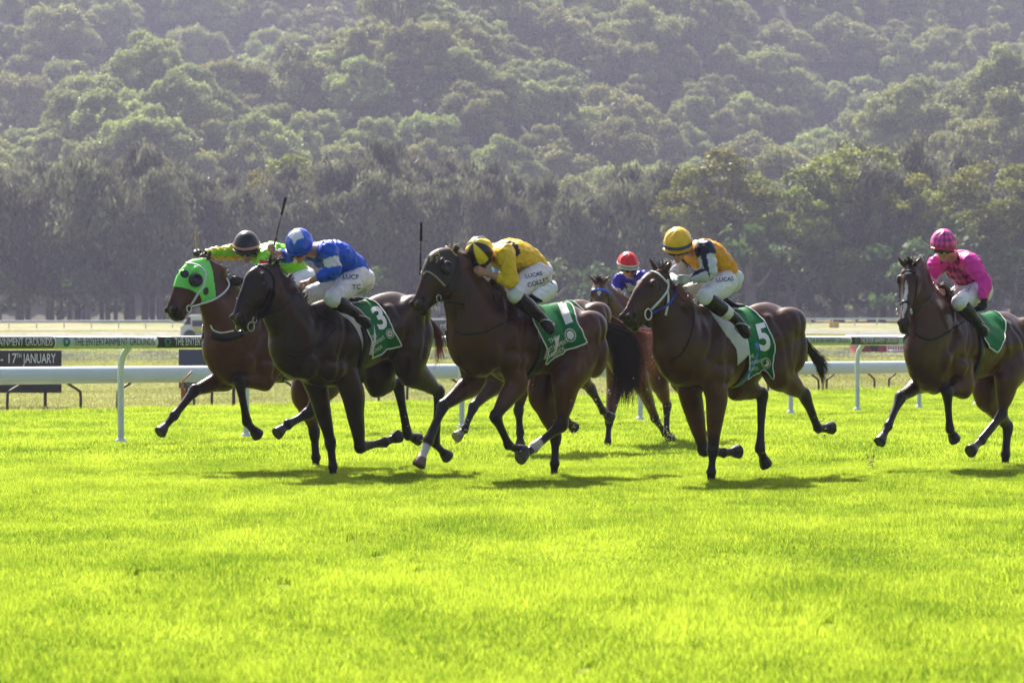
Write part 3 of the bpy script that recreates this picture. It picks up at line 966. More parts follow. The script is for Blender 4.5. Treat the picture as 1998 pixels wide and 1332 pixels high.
def rope(P, pts, r, name, material, parent, sub=5):
    q = [P(x, y, v) for x, y, v in pts]
    mb = MB(); v, f = tube(q, r, 8, sub); mb.add(v, f)
    return mb.build(name, material, parent)
BAY = (.085, .027, .0095); DKBAY = (.058, .0195, .0082); BRN = (.026, .0118, .0072)
G0 = 'racehorses galloping along the turf'
HORSES = [
 dict(id=3, sink='ff', th=42, label='near-black racehorse with a number 3 cloth under the jockey in blue', coat=BRN, warm=(.045,.022,.012), planted=(650,931,-.11), withers=(648,582), croup=(745,570), rump=(836,655),
  neck=[((602,589),(562,735)),((580,570),(555,683)),((563,545),(538,648)),((545,520),(524,612))],
  head=[((536,508),(535,598)),((503,515),(521,617)),((488,537),(512,626)),((474,566),(500,634)),((463,594),(491,642)),((457,609),(486,646)),((459,622),(477,647))],
  eye=(514,553), nostril=(471,620), ears=[(549,501),(536,503)],
  ff=[(615,745),(645,861),(650,905),(650,931)], nf=[(688,768),(702,872),(752,862),(779,850)],
  fh=[(735,742),(777,750),(795,850),(818,857)], nh=[(800,720),(856,764),(850,866),(874,892)],
  tail=[[(838,630,0),(852,655,0),(850,690,.02),(842,720,.04)],[(838,630,0),(858,650,0),(868,680,.0),(880,692,.0)],[(838,630,0),(850,650,0),(858,690,.02),(856,718,.04)]], tail_n=110, tail_red=True, tail_w=.016, mane_n=380),
 dict(id=4, sink='fh', th=42, label='dark bay racehorse in a dark hood with a number 1 saddle cloth', coat=DKBAY, warm=(.14,.052,.020), planted=(1080,934,-.11), withers=(1000,571), croup=(1112,592), rump=(1176,672),
  neck=[((990,569),(884,700)),((958,549),(882,645)),((925,515),(880,606)),((902,490),(883,582))],
  head=[((884,480),(893,570)),((850,487),(878,592)),((837,512),(861,594)),((825,543),(846,598)),((813,570),(837,605)),((807,583),(830,613)),((809,594),(822,613))],
  eye=(868,523), nostril=(827,586), ears=[(900,482),(888,484)], no_eye=True,
  ff=[(925,742),(864,793),(835,862),(817,908)], nf=[(1008,745),(967,812),(993,869),(1022,882)],
  nh=[(1105,745),(1096,828),(1040,874),(1014,894)], fh=[(1058,765),(1084,850),(1082,900),(1080,934)],
  white=[('ff',(2.1,3)),('nh',(1.75,2.75))], hoofc={'ff':(.20,.13,.10),'nh':(.10,.075,.065)},
  tail=[[(1173,650,0),(1212,662,.05),(1230,715,.05),(1222,790,.05)],[(1173,650,0),(1222,658,0),(1236,720,.0),(1238,785,.0)],[(1173,650,0),(1205,675,.08),(1212,730,.1),(1205,795,.1)]], tail_n=1150, tail_w=.042, mane_n=250, mane_len=.6, forelock_n=25),
 dict(id=5, sink='nf', th=42, label='bay racehorse with a white bridle and a number 5 saddle cloth', coat=(.060,.020,.0085), warm=(.12,.046,.018), planted=(1388,943,.11), withers=(1397,590), croup=(1466,590), rump=(1564,700),
  neck=[((1359,592),(1308,745)),((1337,570),(1303,697)),((1320,547),(1292,655)),((1304,526),(1283,622))],
  head=[((1296,521),(1302,602)),((1263,532),(1285,620)),((1249,551),(1272,622)),((1236,573),(1260,629)),((1224,596),(1250,639)),((1217,609),(1243,645)),((1219,624),(1233,643))],
  eye=(1283,561), nostril=(1238,617), ears=[(1310,508),(1265,500)],
  nf=[(1398,768),(1391,878),(1388,916),(1388,943)], ff=[(1348,775),(1372,877),(1413,883),(1441,881)],
  fh=[(1435,745),(1487,769),(1483,876),(1496,908)], nh=[(1515,725),(1569,770),(1596,836),(1624,834)],
  tail=[[(1566,690,0),(1590,700,0),(1605,745,.02),(1606,778,.02)],[(1566,690,0),(1592,690,0),(1612,705,0),(1618,716,0)],[(1566,690,0),(1580,690,0),(1596,683,0),(1604,678,0)],[(1566,690,0),(1588,696,0),(1606,728,0),(1600,742,0)]], tail_n=230, tail_w=.016, mane_n=380),
 dict(id=2, sink='fh', th=42, label='bay racehorse wearing a lime green hood with black eye cups', coat=(.085,.028,.011), warm=(.15,.052,.019), planted=(616,915,-.11), withers=(526,588), croup=(630,585),
  neck=[((515,588),(410,722)),((475,563),(411,662)),((440,530),(406,620)),((418,505),(402,590))],
  head=[((404,499),(414,576)),((372,508),(402,595)),((356,524),(389,600)),((343,551),(376,606)),((332,580),(366,613)),((327,596),(359,623)),((330,610),(346,628))],
  eye=(382,547), nostril=(343,607), ears=[(411,486),(400,492)], no_eye=True,
  ff=[(445,735),(380,761),(338,812),(312,844)], nf=[(520,738),(467,745),(482,824),(504,850)],
  nh=[(640,745),(604,805),(560,829),(540,846)], fh=[(595,765),(613,840),(616,888),(616,915)],
  tail=[[(700,650,0),(730,670,0),(740,710,0),(735,750,0)],[(700,650,0),(735,660,0),(750,700,0),(745,740,0)]], tail_n=200, mane_n=420, mane_len=.7, forelock_n=10),
 dict(id=1, sink='fh', th=37, label='bay racehorse with a white blaze ridden by the jockey in pink', coat=(.064,.021,.0085), warm=(.13,.048,.019), planted=(1961,912,-.11), withers=(1866,590), croup=(1972,607),
  neck=[((1867,591),(1777,722)),((1838,567),(1782,665)),((1814,540),(1787,628)),((1797,516),(1789,600))],
  poll=(1774,511), hyaw=20, hpitch=64, hlen=1.08, nostril_off=1, ears=[(1799,501),(1749,497)],
  ff=[(1812,735),(1757,775),(1732,832),(1716,863)], nf=[(1883,752),(1848,763),(1853,838),(1863,859)],
  nh=[(1965,740),(1955,808),(1914,860),(1893,880)], fh=[(1922,765),(1966,832),(1962,882),(1961,912)],
  blaze3=[(.12,.20,.026),(.30,.86,.013)],
  tail=[[(2060,680,0),(2090,700,0),(2100,740,0),(2095,790,0)],[(2060,680,0),(2095,690,0),(2110,740,0),(2105,790,0)]], tail_n=200, mane_n=450),
 dict(id=6, sink='ff', th=24, label='bay racehorse with a blue browband under the red capped jockey', coat=(.085,.028,.011), warm=(.15,.052,.019), planted=(1185,876,-.11), withers=(1243,597), croup=(1290,598),
  neck=[((1243,598),(1195,712)),((1218,580),(1187,665)),((1198,562),(1181,630)),((1184,550),(1177,608))],
  poll=(1170,545), hyaw=3, hpitch=64, hlen=1.0, ears=[(1191,537),(1146,534)],
  ff=[(1200,752),(1189,822),(1186,856),(1185,876)], nf=[(1250,742),(1277,814),(1297,845),(1308,858)],
  fh=[(1285,740),(1302,790),(1300,840),(1312,860)], nh=[(1325,735),(1345,785),(1362,835),(1378,850)],
  blaze3=[(.20,.34,.014)],
  tail=[[(1350,650,0),(1365,670,0),(1370,710,0),(1365,750,0)],[(1350,650,0),(1370,660,0),(1380,700,0),(1375,740,0)]], tail_n=200, mane_n=380),
 dict(id=7, th=42, label='chestnut racehorse almost hidden behind the number 1 horse', coat=(.075,.028,.012), warm=(.09,.035,.015), planted=(1015,893,.11), withers=(1045,602), croup=(1122,586), rump=(1170,640),
  neck=[((1045,602),(972,700)),((1022,588),(968,650)),((1000,570),(968,620)),((982,555),(968,600))],
  head=[((975,548),(978,600)),((950,552),(968,612)),((940,565),(960,614)),((931,585),(950,618)),((923,602),(942,624)),((919,611),(938,630)),((921,622),(931,632))],
  ears=[(980,538),(972,540)],
  ff=[(965,745),(924,793),(906,838),(890,853)], nf=[(1020,740),(1012,800),(1015,845),(1015,873)],
  fh=[(1085,735),(1095,775),(1104,818),(1122,836)], nh=[(1120,720),(1152,757),(1177,802),(1192,816)],
  hoofc={'ff':(.2,.18,.17)},
  tail=[[(1190,640,0),(1235,640,.3),(1275,645,.5),(1312,652,.7)],[(1190,640,0),(1230,655,.3),(1270,682,.5),(1304,704,.7)],[(1190,640,0),(1225,670,.3),(1256,712,.5),(1284,745,.6)],[(1190,640,0),(1215,680,.2),(1237,722,.4),(1254,762,.5)]], tail_n=330, tail_w=.035, mane_n=150, tail_red=True),
]
for h in HORSES: make_horse(h)
HS = {h['id']: h for h in HORSES}
# ================================================================== jockeys
SKIN = mat('skin', srgb(196, 140, 115), rough=0.5, spec=0.35, var=0.10, vscale=30, bump=0.1, bscale=200, attr='skin')
SILK = mat('silk', (0, 0, 0), rough=0.42, spec=0.35, bump=0.35, bscale=28, attr='dye', transl=0.15)
BREECH = mat('breeches', (.80, .80, .83), rough=0.62, spec=0.3, bump=0.3, bscale=30, transl=0.12)
BOOT = mat('boot_leather', (.006, .006, .007), rough=0.18, spec=0.4, bump=0.15, bscale=50)
CAPSILK = mat('cap_silk', (0, 0, 0), rough=0.33, spec=0.5, bump=0.3, bscale=35, attr='dye')
LENS = mat('goggle_lens', (.01, .008, .006), rough=0.06, spec=0.9)
GLOVE_B = mat('glove_black', (.012, .012, .013), rough=0.7)
GLOVE_W = mat('glove_white', (.55, .54, .52), rough=0.7, bump=0.3)
WHIPM = mat('whip_black', (.010, .010, .010), rough=0.4)

def hand(mb, wrist, d, pn, sx, curl=70, k=1.0, thumb_side=1):
    """palm along d, palm normal pn (towards which the fingers bend); returns the fist centre"""
    d = d.normalized(); pn = (pn - d * pn.dot(d)).normalized(); sd = d.cross(pn) * thumb_side
    v, f = loft([wrist - d * .01, wrist + d * .03, wrist + d * .07, wrist + d * .088], [.021 * k, .018 * k, .016 * k, .012 * k], [.026 * k, .036 * k, .040 * k, .036 * k], sd, seg=14, sub=2)
    mb.add(v, f)
    for i, (off, L1) in enumerate(((.030, .040), (.010, .045), (-.010, .042), (-.029, .033))):
        p = wrist + d * (.085 - .004 * abs(i - 1)) + sd * off; ang = R(curl * .7); pts = [p - d * .01, p]
        for seg, ln in enumerate((L1, L1 * .65, L1 * .5)):
            q = pts[-1] + (d * math.cos(ang) + pn * math.sin(ang)) * ln; pts.append(q); ang += R(curl * (.95 if seg == 0 else .6) * (1 + .06 * i))
        v, f = loft(pts, [.0095, .0098, .0092, .0085, .007], [.0095, .0098, .0092, .0085, .007], sd, seg=8, sub=2)
        mb.add(v, f)
    p = wrist + d * .028 + sd * .030
    pts = [p - sd * .012, p + sd * .012 + d * .018 + pn * .012, p + sd * .006 + d * .042 + pn * .034, p - sd * .012 + d * .056 + pn * .045]
    v, f = loft(pts, [.012, .0115, .010, .008], [.012, .0115, .010, .008], sd, seg=8, sub=2); mb.add(v, f)
    return wrist + d * .085 + pn * .03

def limb(mb, pts, rr, lat, flat=1.0, sub=4, seg=16):
    v, f = loft(pts, rr, [r * flat for r in rr], lat, seg=seg, sub=sub, ends=.7); mb.add(v, f)

def wrinkle(me, amp, sc, seed, axis=None, keep=None):
    V = verts_np(me); N_ = normals_np(me)
    w = np.empty(len(V))
    for i, p in enumerate(V):
        q = Vector(p) * sc + Vector((seed, 0, 0))
        a = noise.noise(q + Vector(noise.noise_vector(q * .6)) * .8)
        w[i] = (max(0, 1 - abs(a) * 4.0) ** 1.5 - .3) * .9 + noise.noise(q * 2.3) * .6
    V = V + N_ * (w * amp)[:, None] * (1 if keep is None else keep[:, None])
    set_verts(me, V)

def clip_mesh(me, planes):
    """opens a remeshed garment at its hems: removes what lies beyond each plane (point, normal)"""
    bm = bmesh.new(); bm.from_mesh(me)
    for p, n, r in planes:
        g = [v for v in bm.verts if (v.co - p).dot(n) > -.03 and (v.co - p).length < r]
        gs = set(g); ed = [e for e in bm.edges if e.verts[0] in gs and e.verts[1] in gs]; fc = [f for f in bm.faces if all(v in gs for v in f.verts)]
        res = bmesh.ops.bisect_plane(bm, geom=g + ed + fc, plane_co=p, plane_no=n)
        dl = [v for v in bm.verts if (v.co - p).dot(n) > 1e-4 and (v.co - p).length < r]
        bmesh.ops.delete(bm, geom=dl, context='VERTS')
    bmesh.ops.solidify(bm, geom=bm.faces[:], thickness=.004)
    bm.to_mesh(me); bm.free()

def make_jockey(j):
    P = j['P']; k = j.get('k', 1.0); L = P.L; F = P.F; Zv = Vector((0, 0, 1))
    pt = lambda a: P(*a)
    hc = pt(j['head']); nk = pt(j['neck']); ch = pt(j['chest']); wa = pt(j['waist']); pe = pt(j['pelvis'])
    arms = {s: [pt(a) for a in j[s + 'arm']] for s in 'nf'}
    legs = {s: [pt(a) for a in j[s + 'leg']] for s in 'nf'}
    for s in 'nf':
        a = arms[s]; l = legs[s]
        print('  jockey', j['id'], s, 'arm', ['%.2f' % (a[i + 1] - a[i]).length for i in range(2)], 'leg', ['%.2f' % (l[i + 1] - l[i]).length for i in range(3)], 'torso %.2f' % ((nk - ch).length + (ch - wa).length + (wa - pe).length))
    # head frame
    yaw, pit, roll = [R(a) for a in j['face']]       # yaw from the horse's heading towards its left, pitch down
    f = (F * math.cos(yaw) + L * math.sin(yaw)) * math.cos(pit) - Zv * math.sin(pit)
    side = f.cross(Zv).normalized()                  # jockey's right
    up = side.cross(f).normalized()
    rm = Matrix.Rotation(roll, 3, f); side = rm @ side; up = rm @ up
    H = lambda x, y, z: hc + f * (x * k) + side * (y * k) + up * (z * k)       # x forward, y right, z up
    HMt = Matrix((f, side, up)).transposed()
    mb = MB()
    mb.ball(H(-.005, 0, .02), (.095 * k, .074 * k, .10 * k), 20, 14, rot=HMt)
    v, fc = loft([H(.015, 0, .0), H(.035, 0, -.05), H(.045, 0, -.085), H(.05, 0, -.112)], [.068 * k, .058 * k, .045 * k, .026 * k], [.066 * k, .060 * k, .046 * k, .026 * k], side, seg=20, sub=3); mb.add(v, fc)
    v, fc = loft([H(.088, 0, .0), H(.103, 0, -.024), H(.112, 0, -.043), H(.095, 0, -.054)], [.010, .013, .015, .008], [.009, .012, .017, .012], side, seg=10, sub=2); mb.add(v, fc)
    mb.ball(H(.088, 0, .020), (.016, .05, .012), 12, 8, rot=HMt)                       # brow
    mb.ball(H(.083, 0, -.101), (.020, .023, .016), 12, 8, rot=HMt)                      # chin
    mb.ball(H(.088, 0, -.069), (.015, .023, .005), 10, 6, rot=HMt); mb.ball(H(.088, 0, -.079), (.014, .020, .006), 10, 6, rot=HMt)   # lips
    for sg in (1, -1):
        mb.ball(H(.070, .038 * sg, -.032), (.026, .024, .022), 10, 8, rot=HMt)           # cheekbone
        mb.ball(H(-.005, .078 * sg, -.025), (.020, .009, .032), 12, 8, rot=HMt)          # ear
    limb(mb, [hc - up * .05 * k - f * .02, (hc + nk) / 2 - up * .01, nk], [.056, .055, .065], side)
    # torso inside the silks
    sh = [arms['n'][0], arms['f'][0]]; hp_ = [legs['n'][0], legs['f'][0]]
    v, fc = loft([nk, ch, wa, pe], [.07, .105, .10, .12], [.10, .155, .13, .155], L, sub=4); mb.add(v, fc)
    limb(mb, [sh[0], ch.lerp(nk, .5), sh[1]], [.055, .07, .055], F)
    hands = {}
    for s in 'nf':
        a = arms[s]; sg = 1 if s == 'n' else -1
        limb(mb, [a[0], a[0].lerp(a[1], .5), a[1], a[1].lerp(a[2], .35), a[2]], [.050, .046, .038, .036, .025], L)
        d = (a[3] - a[2]).normalized(); cfg = j[s + 'hand']
        pn = {'down': -Zv, 'in': -L * sg, 'back': -F, 'up': Zv, 'fwd': F, 'out': L * sg}[cfg]
        hands[s] = hand(mb, a[2], d, pn, 1, curl=j.get(s + 'curl', 80), thumb_side=j.get(s + 'thumb', 1))
        l = legs[s]
        limb(mb, [l[0], l[0].lerp(l[1], .5), l[1], l[1].lerp(l[2], .35), l[2]], [.095, .080, .055, .048, .028], L)
        limb(mb, [l[2], l[2].lerp(l[3], .5), l[3].lerp(l[2], .15)], [.026, .022, .014], L)
    me = remesh(mb, .0062, smooth=2, name='body')
    V = verts_np(me); cols = np.tile(np.array(j.get('skin', (.50, .26, .18))), (len(V), 1))
    nz = np.array([noise.noise(Vector(p) * 25) for p in V]); cols *= (1 + .12 * nz)[:, None]
    for (x, z, r, c, a) in ((.10, -.074, .020, (.42, .13, .11), .55),):
        p = np.array(H(x, 0, z)); d = np.linalg.norm((V - p), axis=1); w = np.exp(-(d / r) ** 2) * a
        cols = cols * (1 - w[:, None]) + np.array(c) * w[:, None]
    for s in 'nf':
        g = j.get(s + 'glove')
        if g:
            a = arms[s]; d, par = seg_dist(V, [a[1], a[2], a[2] + (a[3] - a[2]).normalized() * .25])
            w = ((par > j.get('gcut', .97)) & (d < .09)).astype(float)
            cols = cols * (1 - w[:, None]) + np.array({'b': (.012, .012, .013), 'w': (.5, .5, .48)}[g]) * w[:, None]
    paint(me, cols, 'skin')
    root = empty('person', (pe.x, pe.y, pe.z)); tag(root, j['label'], 'jockey', 'jockeys riding the racehorses')
    body = link_mesh('body', me, SKIN, root)
    # ---- silks
    mb = MB()
    v, fc = loft([nk + (nk - ch) * .10, nk.lerp(ch, .45), ch, ch.lerp(wa, .5), wa, wa.lerp(pe, .55)], [.075, .125, .142, .140, .130, .115], [.085, .175, .190, .180, .165, .150], L, sub=4, seg=28); mb.add(v, fc)
    v, fc = loft([sh[0], ch.lerp(nk, .55), sh[1]], [.075, .105, .075], [.075, .105, .075], F, sub=4); mb.add(v, fc)
    for s in 'nf':
        a = arms[s]; b = a[1].lerp(a[2], j.get(s + 'cuff', .75))
        limb(mb, [a[0].lerp(ch, .2), a[0], a[0].lerp(a[1], .5), a[1], a[1].lerp(b, .5), b, b + (b - a[1]).normalized() * .03], [.09, .084, .076, .066, .060, .045, .040], L)
    sm = remesh(mb, .0095, smooth=5, name='silks')
    V = verts_np(sm); wr = np.ones(len(V))
    wrinkle(sm, .0115, 9, j['id'] * 3.1)
    wrinkle(sm, .0045, 20, j['id'] * 1.7)
    planes = []
    for s in 'nf':
        a = arms[s]; b = a[1].lerp(a[2], j.get(s + 'cuff', .75)); planes.append((b + (b - a[1]).normalized() * .012, (b - a[1]).normalized(), .10))
    V = verts_np(sm); N_ = normals_np(sm)
    ctx = dict(V=V, N=N_, arms=arms, nk=nk, ch=ch, wa=wa, pe=pe, P=P, F=F, L=L)
    cols = j['dye'](ctx); paint(sm, cols, 'dye')
    clip_mesh(sm, planes)
    link_mesh('silks_shirt', sm, SILK, root)
    # ---- breeches
    mb = MB()
    limb(mb, [hp_[0], (hp_[0] + hp_[1]) / 2 + (wa - pe).normalized() * .02, hp_[1]], [.12, .135, .12], (wa - pe).normalized())
    v, fc = loft([wa.lerp(pe, .35), wa.lerp(pe, .7), pe, pe + (pe - wa).normalized() * .07], [.105, .120, .130, .09], [.140, .155, .170, .12], L, sub=3); mb.add(v, fc)
    for s in 'nf':
        l = legs[s]; b = l[1].lerp(l[2], j.get('bootcut', .28))
        limb(mb, [l[0], l[0].lerp(l[1], .5), l[1].lerp(l[0], .12), l[1], l[1].lerp(b, .6), b + (b - l[1]) * .1], [.118, .100, .079, .074, .066, .060], L)
    bm_ = remesh(mb, .0095, smooth=5, name='breeches')
    wrinkle(bm_, .0065, 10, j['id'] * 5.3)
    br = link_mesh('breeches', bm_, BREECH, root)
    bV = verts_np(bm_) + np.array(pe); bb = BVHTree.FromPolygons([Vector(p) for p in bV], [tuple(p.vertices) for p in bm_.polygons])
    # ---- boots
    for s in 'nf':
        l = legs[s]; b = l[1].lerp(l[2], j.get('bootcut', .28)); d = (l[3] - l[2]).normalized(); sh_ = (l[2] - l[1]).normalized()
        mb = MB()
        limb(mb, [b, l[1].lerp(l[2], .55), l[2] - sh_ * .05, l[2] + sh_ * .01], [.070, .068, .052, .050], L)
        heel = l[2] + sh_ * .045 - d * .045
        sole_n = sh_ - d * sh_.dot(d)
        v, fc = loft([heel, l[2] + sh_ * .035, l[2].lerp(l[3], .55) + sh_ * .02, l[3], l[3] + d * .03], [.044, .052, .042, .034, .022], [.038, .044, .048, .046, .03], d.cross(sh_), sub=3); mb.add(v, fc)
        m2 = remesh(mb, .008, smooth=4, name='boot'); wrinkle(m2, .0018, 20, 3)
        bo = link_mesh('boot', m2, BOOT, root)
        if 'bootband' in j:
            t0, t1 = j['bootband']; mbb = MB(); limb(mbb, [l[1].lerp(l[2], t0), l[1].lerp(l[2], t1)], [.066, .058], L); mbb.build('boot_top', BREECH, root)
        # stirrup iron and leather belong to the horse's saddle
        sp = l[2].lerp(l[3], .62) + sh_ * .045; ax = d
        sdv = ax.cross(sh_).normalized(); upv = -sh_
        arc = [sp + sdv * (.058 * math.cos(t)) + upv * (.115 * max(0, math.sin(t))) for t in [math.pi * q / 14 for q in range(15)]]
        mb = MB(); mb.tube(arc, .005, 8); mb.tube([arc[0], arc[-1]], .008, 8)
        top = P.pt(P.uvz(l[1])[0] * .3 + P.uvz(l[2])[0] * .7 + .06, .17 if s == 'n' else -.17, P.uvz(l[1])[2] - .07)
        st = mb.build('stirrup', STEEL, HS[j['id']]['root'])
        mb = MB(); mb.tube([arc[7], top], .006, 6); mb.build('stirrup_leather', BLACK_LEATHER, HS[j['id']]['root'])
    # ---- helmet with silk cap
    mb = MB(); nn = 28; rr = 18; vs = []; fs = []
    for i in range(rr + 1):
        th = (math.pi * .56) * i / rr
        for q in range(nn):
            ph = 2 * math.pi * q / nn
            x = .136 * math.sin(th) * math.cos(ph); y = .120 * math.sin(th) * math.sin(ph); z = .140 * math.cos(th) + .028
            fold = .004 * math.sin(ph * 8 + 1.2 * math.sin(th * 5)) * math.sin(th) if j.get('pleats', True) else 0
            vs.append(H(x * (1 + fold * 8) - .008, y * (1 + fold * 8), z + fold))
    for i in range(rr):
        for q in range(nn):
            a = i * nn + q; b = i * nn + (q + 1) % nn; fs.append((a, a + nn, b + nn, b))
    fs.append(tuple(rr * nn + q for q in range(nn)))
    hm = mesh_from(vs, fs)
    bm = bmesh.new(); bm.from_mesh(hm); bmesh.ops.subdivide_edges(bm, edges=bm.edges[:], cuts=1, use_grid_fill=True); bm.to_mesh(hm); bm.free()
    V = verts_np(hm); rel = (V - np.array(hc)) @ np.array(HMt) / k
    paint(hm, j['cap'](rel), 'dye')
    he = link_mesh('helmet', hm, CAPSILK, root)
    mb = MB(); vs = []; fs = []          # peak
    for q in range(15):
        a = R(-68 + 136 * q / 14)
        for (r0, z) in ((1.0, .016), (1.16 + .06 * math.cos(a), .006), (1.16 + .06 * math.cos(a), .000), (1.0, .008)):
            vs.append(H(.132 * math.cos(a) * r0 - .008, .116 * math.sin(a) * r0, z))
    for q in range(14):
        for w in range(4):
            fs.append((q * 4 + w, q * 4 + (w + 1) % 4, q * 4 + 4 + (w + 1) % 4, q * 4 + 4 + w))
    pc = j.get('peak', (.01, .01, .01))
    MB().add(vs, fs).build('peak', mat('peak_%d' % j['id'], pc, rough=.4), he)
    # band of the cap
    if 'band' in j:
        vs = []; fs = []
        for q in range(33):
            a = 2 * math.pi * q / 32
            for (r0, z) in ((1.03, .050), (1.035, .024)):
                vs.append(H(.136 * math.cos(a) * r0 - .008, .120 * math.sin(a) * r0, z))
        for q in range(32): fs.append((q * 2, q * 2 + 1, q * 2 + 3, q * 2 + 2))
        me_ = mesh_from(vs, fs); bm = bmesh.new(); bm.from_mesh(me_); bmesh.ops.solidify(bm, geom=bm.faces[:], thickness=.002); bm.to_mesh(me_); bm.free()
        link_mesh('cap_band', me_, mat('band_%d' % j['id'], j['band'], rough=.5), he)
    # goggles: curved lens band and strap
    vs = []; fs = []
    for q in range(21):
        a = R(-62 + 124 * q / 20); e = 1 - .25 * (1 - abs(math.cos(a * 2.4)))
        for (r0, z) in ((1.05, .010), (1.20, .004), (1.21, -.040 * e), (1.05, -.048 * e)):
            vs.append(H(.098 * math.cos(a) * r0, .088 * math.sin(a) * r0, z))
    for q in range(20):
        for w in range(4): fs.append((q * 4 + w, q * 4 + (w + 1) % 4, q * 4 + 4 + (w + 1) % 4, q * 4 + 4 + w))
    fs += [(0, 1, 2, 3), (80, 83, 82, 81)]
    go = MB().add(vs, fs).build('goggles', mat('goggle_%d' % j['id'], j['lens'], rough=.06, spec=.9) if 'lens' in j else LENS, root)
    vs = []; fs = []
    for q in range(33):
        a = R(58 + (360 - 116) * q / 32)
        for z in (.010, -.012): vs.append(H(.104 * math.cos(a), .093 * math.sin(a), z))
    for q in range(32): fs.append((q * 2, q * 2 + 1, q * 2 + 3, q * 2 + 2))
    me_ = mesh_from(vs, fs); bm = bmesh.new(); bm.from_mesh(me_); bmesh.ops.solidify(bm, geom=bm.faces[:], thickness=.002); bm.to_mesh(me_); bm.free()
    link_mesh('strap', me_, BLACK_LEATHER, go)
    # hair at the nape
    # ---- lettering on the breeches
    if 'text' in j:
        for s_, x, y, size, ang, col in j['text']:
            mb = MB(); Vt, Ft = text_me(s_, 1.0, sub=.3, bold=.012)
            decal_px(mb, Vt, Ft, x, y, size, ang, bb, off=.005)
            if mb.v: mb.build('lettering', NAVY_INK, br, smooth=False)
    # ---- whip
    if 'whip' in j:
        s, tip_px, tv, butt_px, bv = j['whip']
        c = hands[s]; tip = P(*tip_px, tv); butt = P(*butt_px, bv)
        w = empty('whip', c); tag(w, j['whiplabel'], 'whip', 'whips held by the jockeys')
        d = (tip - butt).normalized(); ln = (tip - butt).length
        mb = MB(); mb.tube([butt, butt + d * .012, butt + d * .17, butt + d * .2], [.010, .0095, .008, .006], 10); mb.build('handle', mat('whip_grip', (.02, .018, .016), rough=.6) if not j.get('gold_butt') else mat('whip_gold', (.45, .27, .10), rough=.4), w)
        mb = MB(); mb.tube([butt + d * .19, butt + d * (ln * .6), tip - d * .15], [.006, .0045, .004], 8); mb.build('shaft', WHIPM, w)
        fl = tip - d * .16; sdv = d.cross(Vector((0, 1, 0))).normalized()
        ribbon([fl, fl + d * .05, tip - d * .02, tip], [Vector((0, -1, 0))] * 4, .022, .006).build('flap', WHIPM, w)
    j['root'] = root; j['hands'] = hands; j['arms'] = arms; j['legs'] = legs
    return j

# --- dyes
def flat(c):
    return lambda x: np.tile(np.array(c, float), (len(x['V']) if isinstance(x, dict) else len(x), 1))
def armpar(x, s):
    a = x['arms'][s]; return seg_dist(x['V'], [a[0], a[1], a[2]])
def is_arm(x, s):
    d, par = armpar(x, s); db, _ = seg_dist(x['V'], [x['nk'], x['ch'], x['wa'], x['pe']])
    return (d < .11) & ((par > .28) | (d < db * .62)), par
def arm_ang(x, s):
    """angle round the sleeve: 0 on top, positive towards the front of the horse"""
    a = x['arms'][s]; V = x['V']; out = np.zeros(len(V)); best = np.full(len(V), 9.)
    for p, q in ((a[0], a[1]), (a[1], a[2])):
        p_ = np.array(p); ab = np.array(q) - p_; t = np.clip(((V - p_) @ ab) / (ab @ ab), 0, 1); r = V - (p_ + t[:, None] * ab); d = np.linalg.norm(r, axis=1)
        m = d < best; best[m] = d[m]
        f = np.array(x['F']); dn = ab / np.linalg.norm(ab); out_ax = np.array(x['L']) * (1 if s == 'n' else -1); out_ax = out_ax - dn * (out_ax @ dn); out_ax /= np.linalg.norm(out_ax); fx = np.cross(dn, out_ax)
        ang = np.arctan2(r @ fx, r @ out_ax); out[m] = ang[m]
    return out
def put(c, m, col): c[m] = col; return c

def dye_blue(x):
    c = flat((.004, .10, .72))(x)
    for s in 'nf':
        m, p = is_arm(x, s)
        put(c, m & (p > .42) & (p < .86), (.78, .80, .86))
    return c
def cap_blue(r):
    c = flat((.004, .10, .70))(r)
    put(c, (r[:, 2] > .095) & (np.abs(r[:, 0] - .035) + np.abs(r[:, 1] + .01) < .075), (.72, .75, .85)); return c
def dye_lime(x):
    c = flat((.26, .75, .02))(x); V = x['V']
    for s in 'nf':
        m, p = is_arm(x, s)
        ph = np.floor(p * 7).astype(int) % 2
        g = arm_ang(x, s) + .15 * np.sin(p * 14); n_ = x['N'][:, 2]
        put(c, m & (np.abs(np.abs(g) - .9) < .5) & (p > .35), (.66, .01, .03)); put(c, m & (n_ < -.5) & (p > .3), (.75, .12, .01)); put(c, m & (np.abs(np.abs(g) - 2.2) < .35) & (p > .5), (.75, .60, .02))
    return c
def dye_yellow(x):
    c = flat((.95, .62, .018))(x); P = x['P']; V = x['V']
    rel = V - np.array(x['nk']); ax = np.array((x['pe'] - x['nk']).normalized())
    t = rel @ ax; l = rel @ np.array(x['L'])
    m, p = is_arm(x, 'n'); m2, _ = is_arm(x, 'f')
    put(c, (np.abs(t - .04 - .28 * (l - .02)) < .022) & (x['N'][:, 2] > -.2) & ~m & ~m2, (.03, .02, .015)); return c
def cap_yellow(r):
    a = np.arctan2(r[:, 1], r[:, 0] + .008); c = flat((.92, .66, .03))(r)
    put(c, (np.floor((a + .25) / (math.pi / 4)).astype(int) % 2) == 0, (.020, .014, .012)); return c
def dye_gold(x):
    c = flat((.90, .40, .008))(x)
    for s in 'nf':
        a = x['arms'][s]; m, p = is_arm(x, s)
        g = arm_ang(x, s)      # stripes running along the sleeve
        put(c, m, (.70, .72, .80)); put(c, m & (np.abs(g - 1.25) < .34), (.008, .012, .045)); put(c, m & (np.abs(g + 1.1) < .30), (.008, .012, .045)); put(c, m & (p < .34), (.008, .012, .045))
    return c
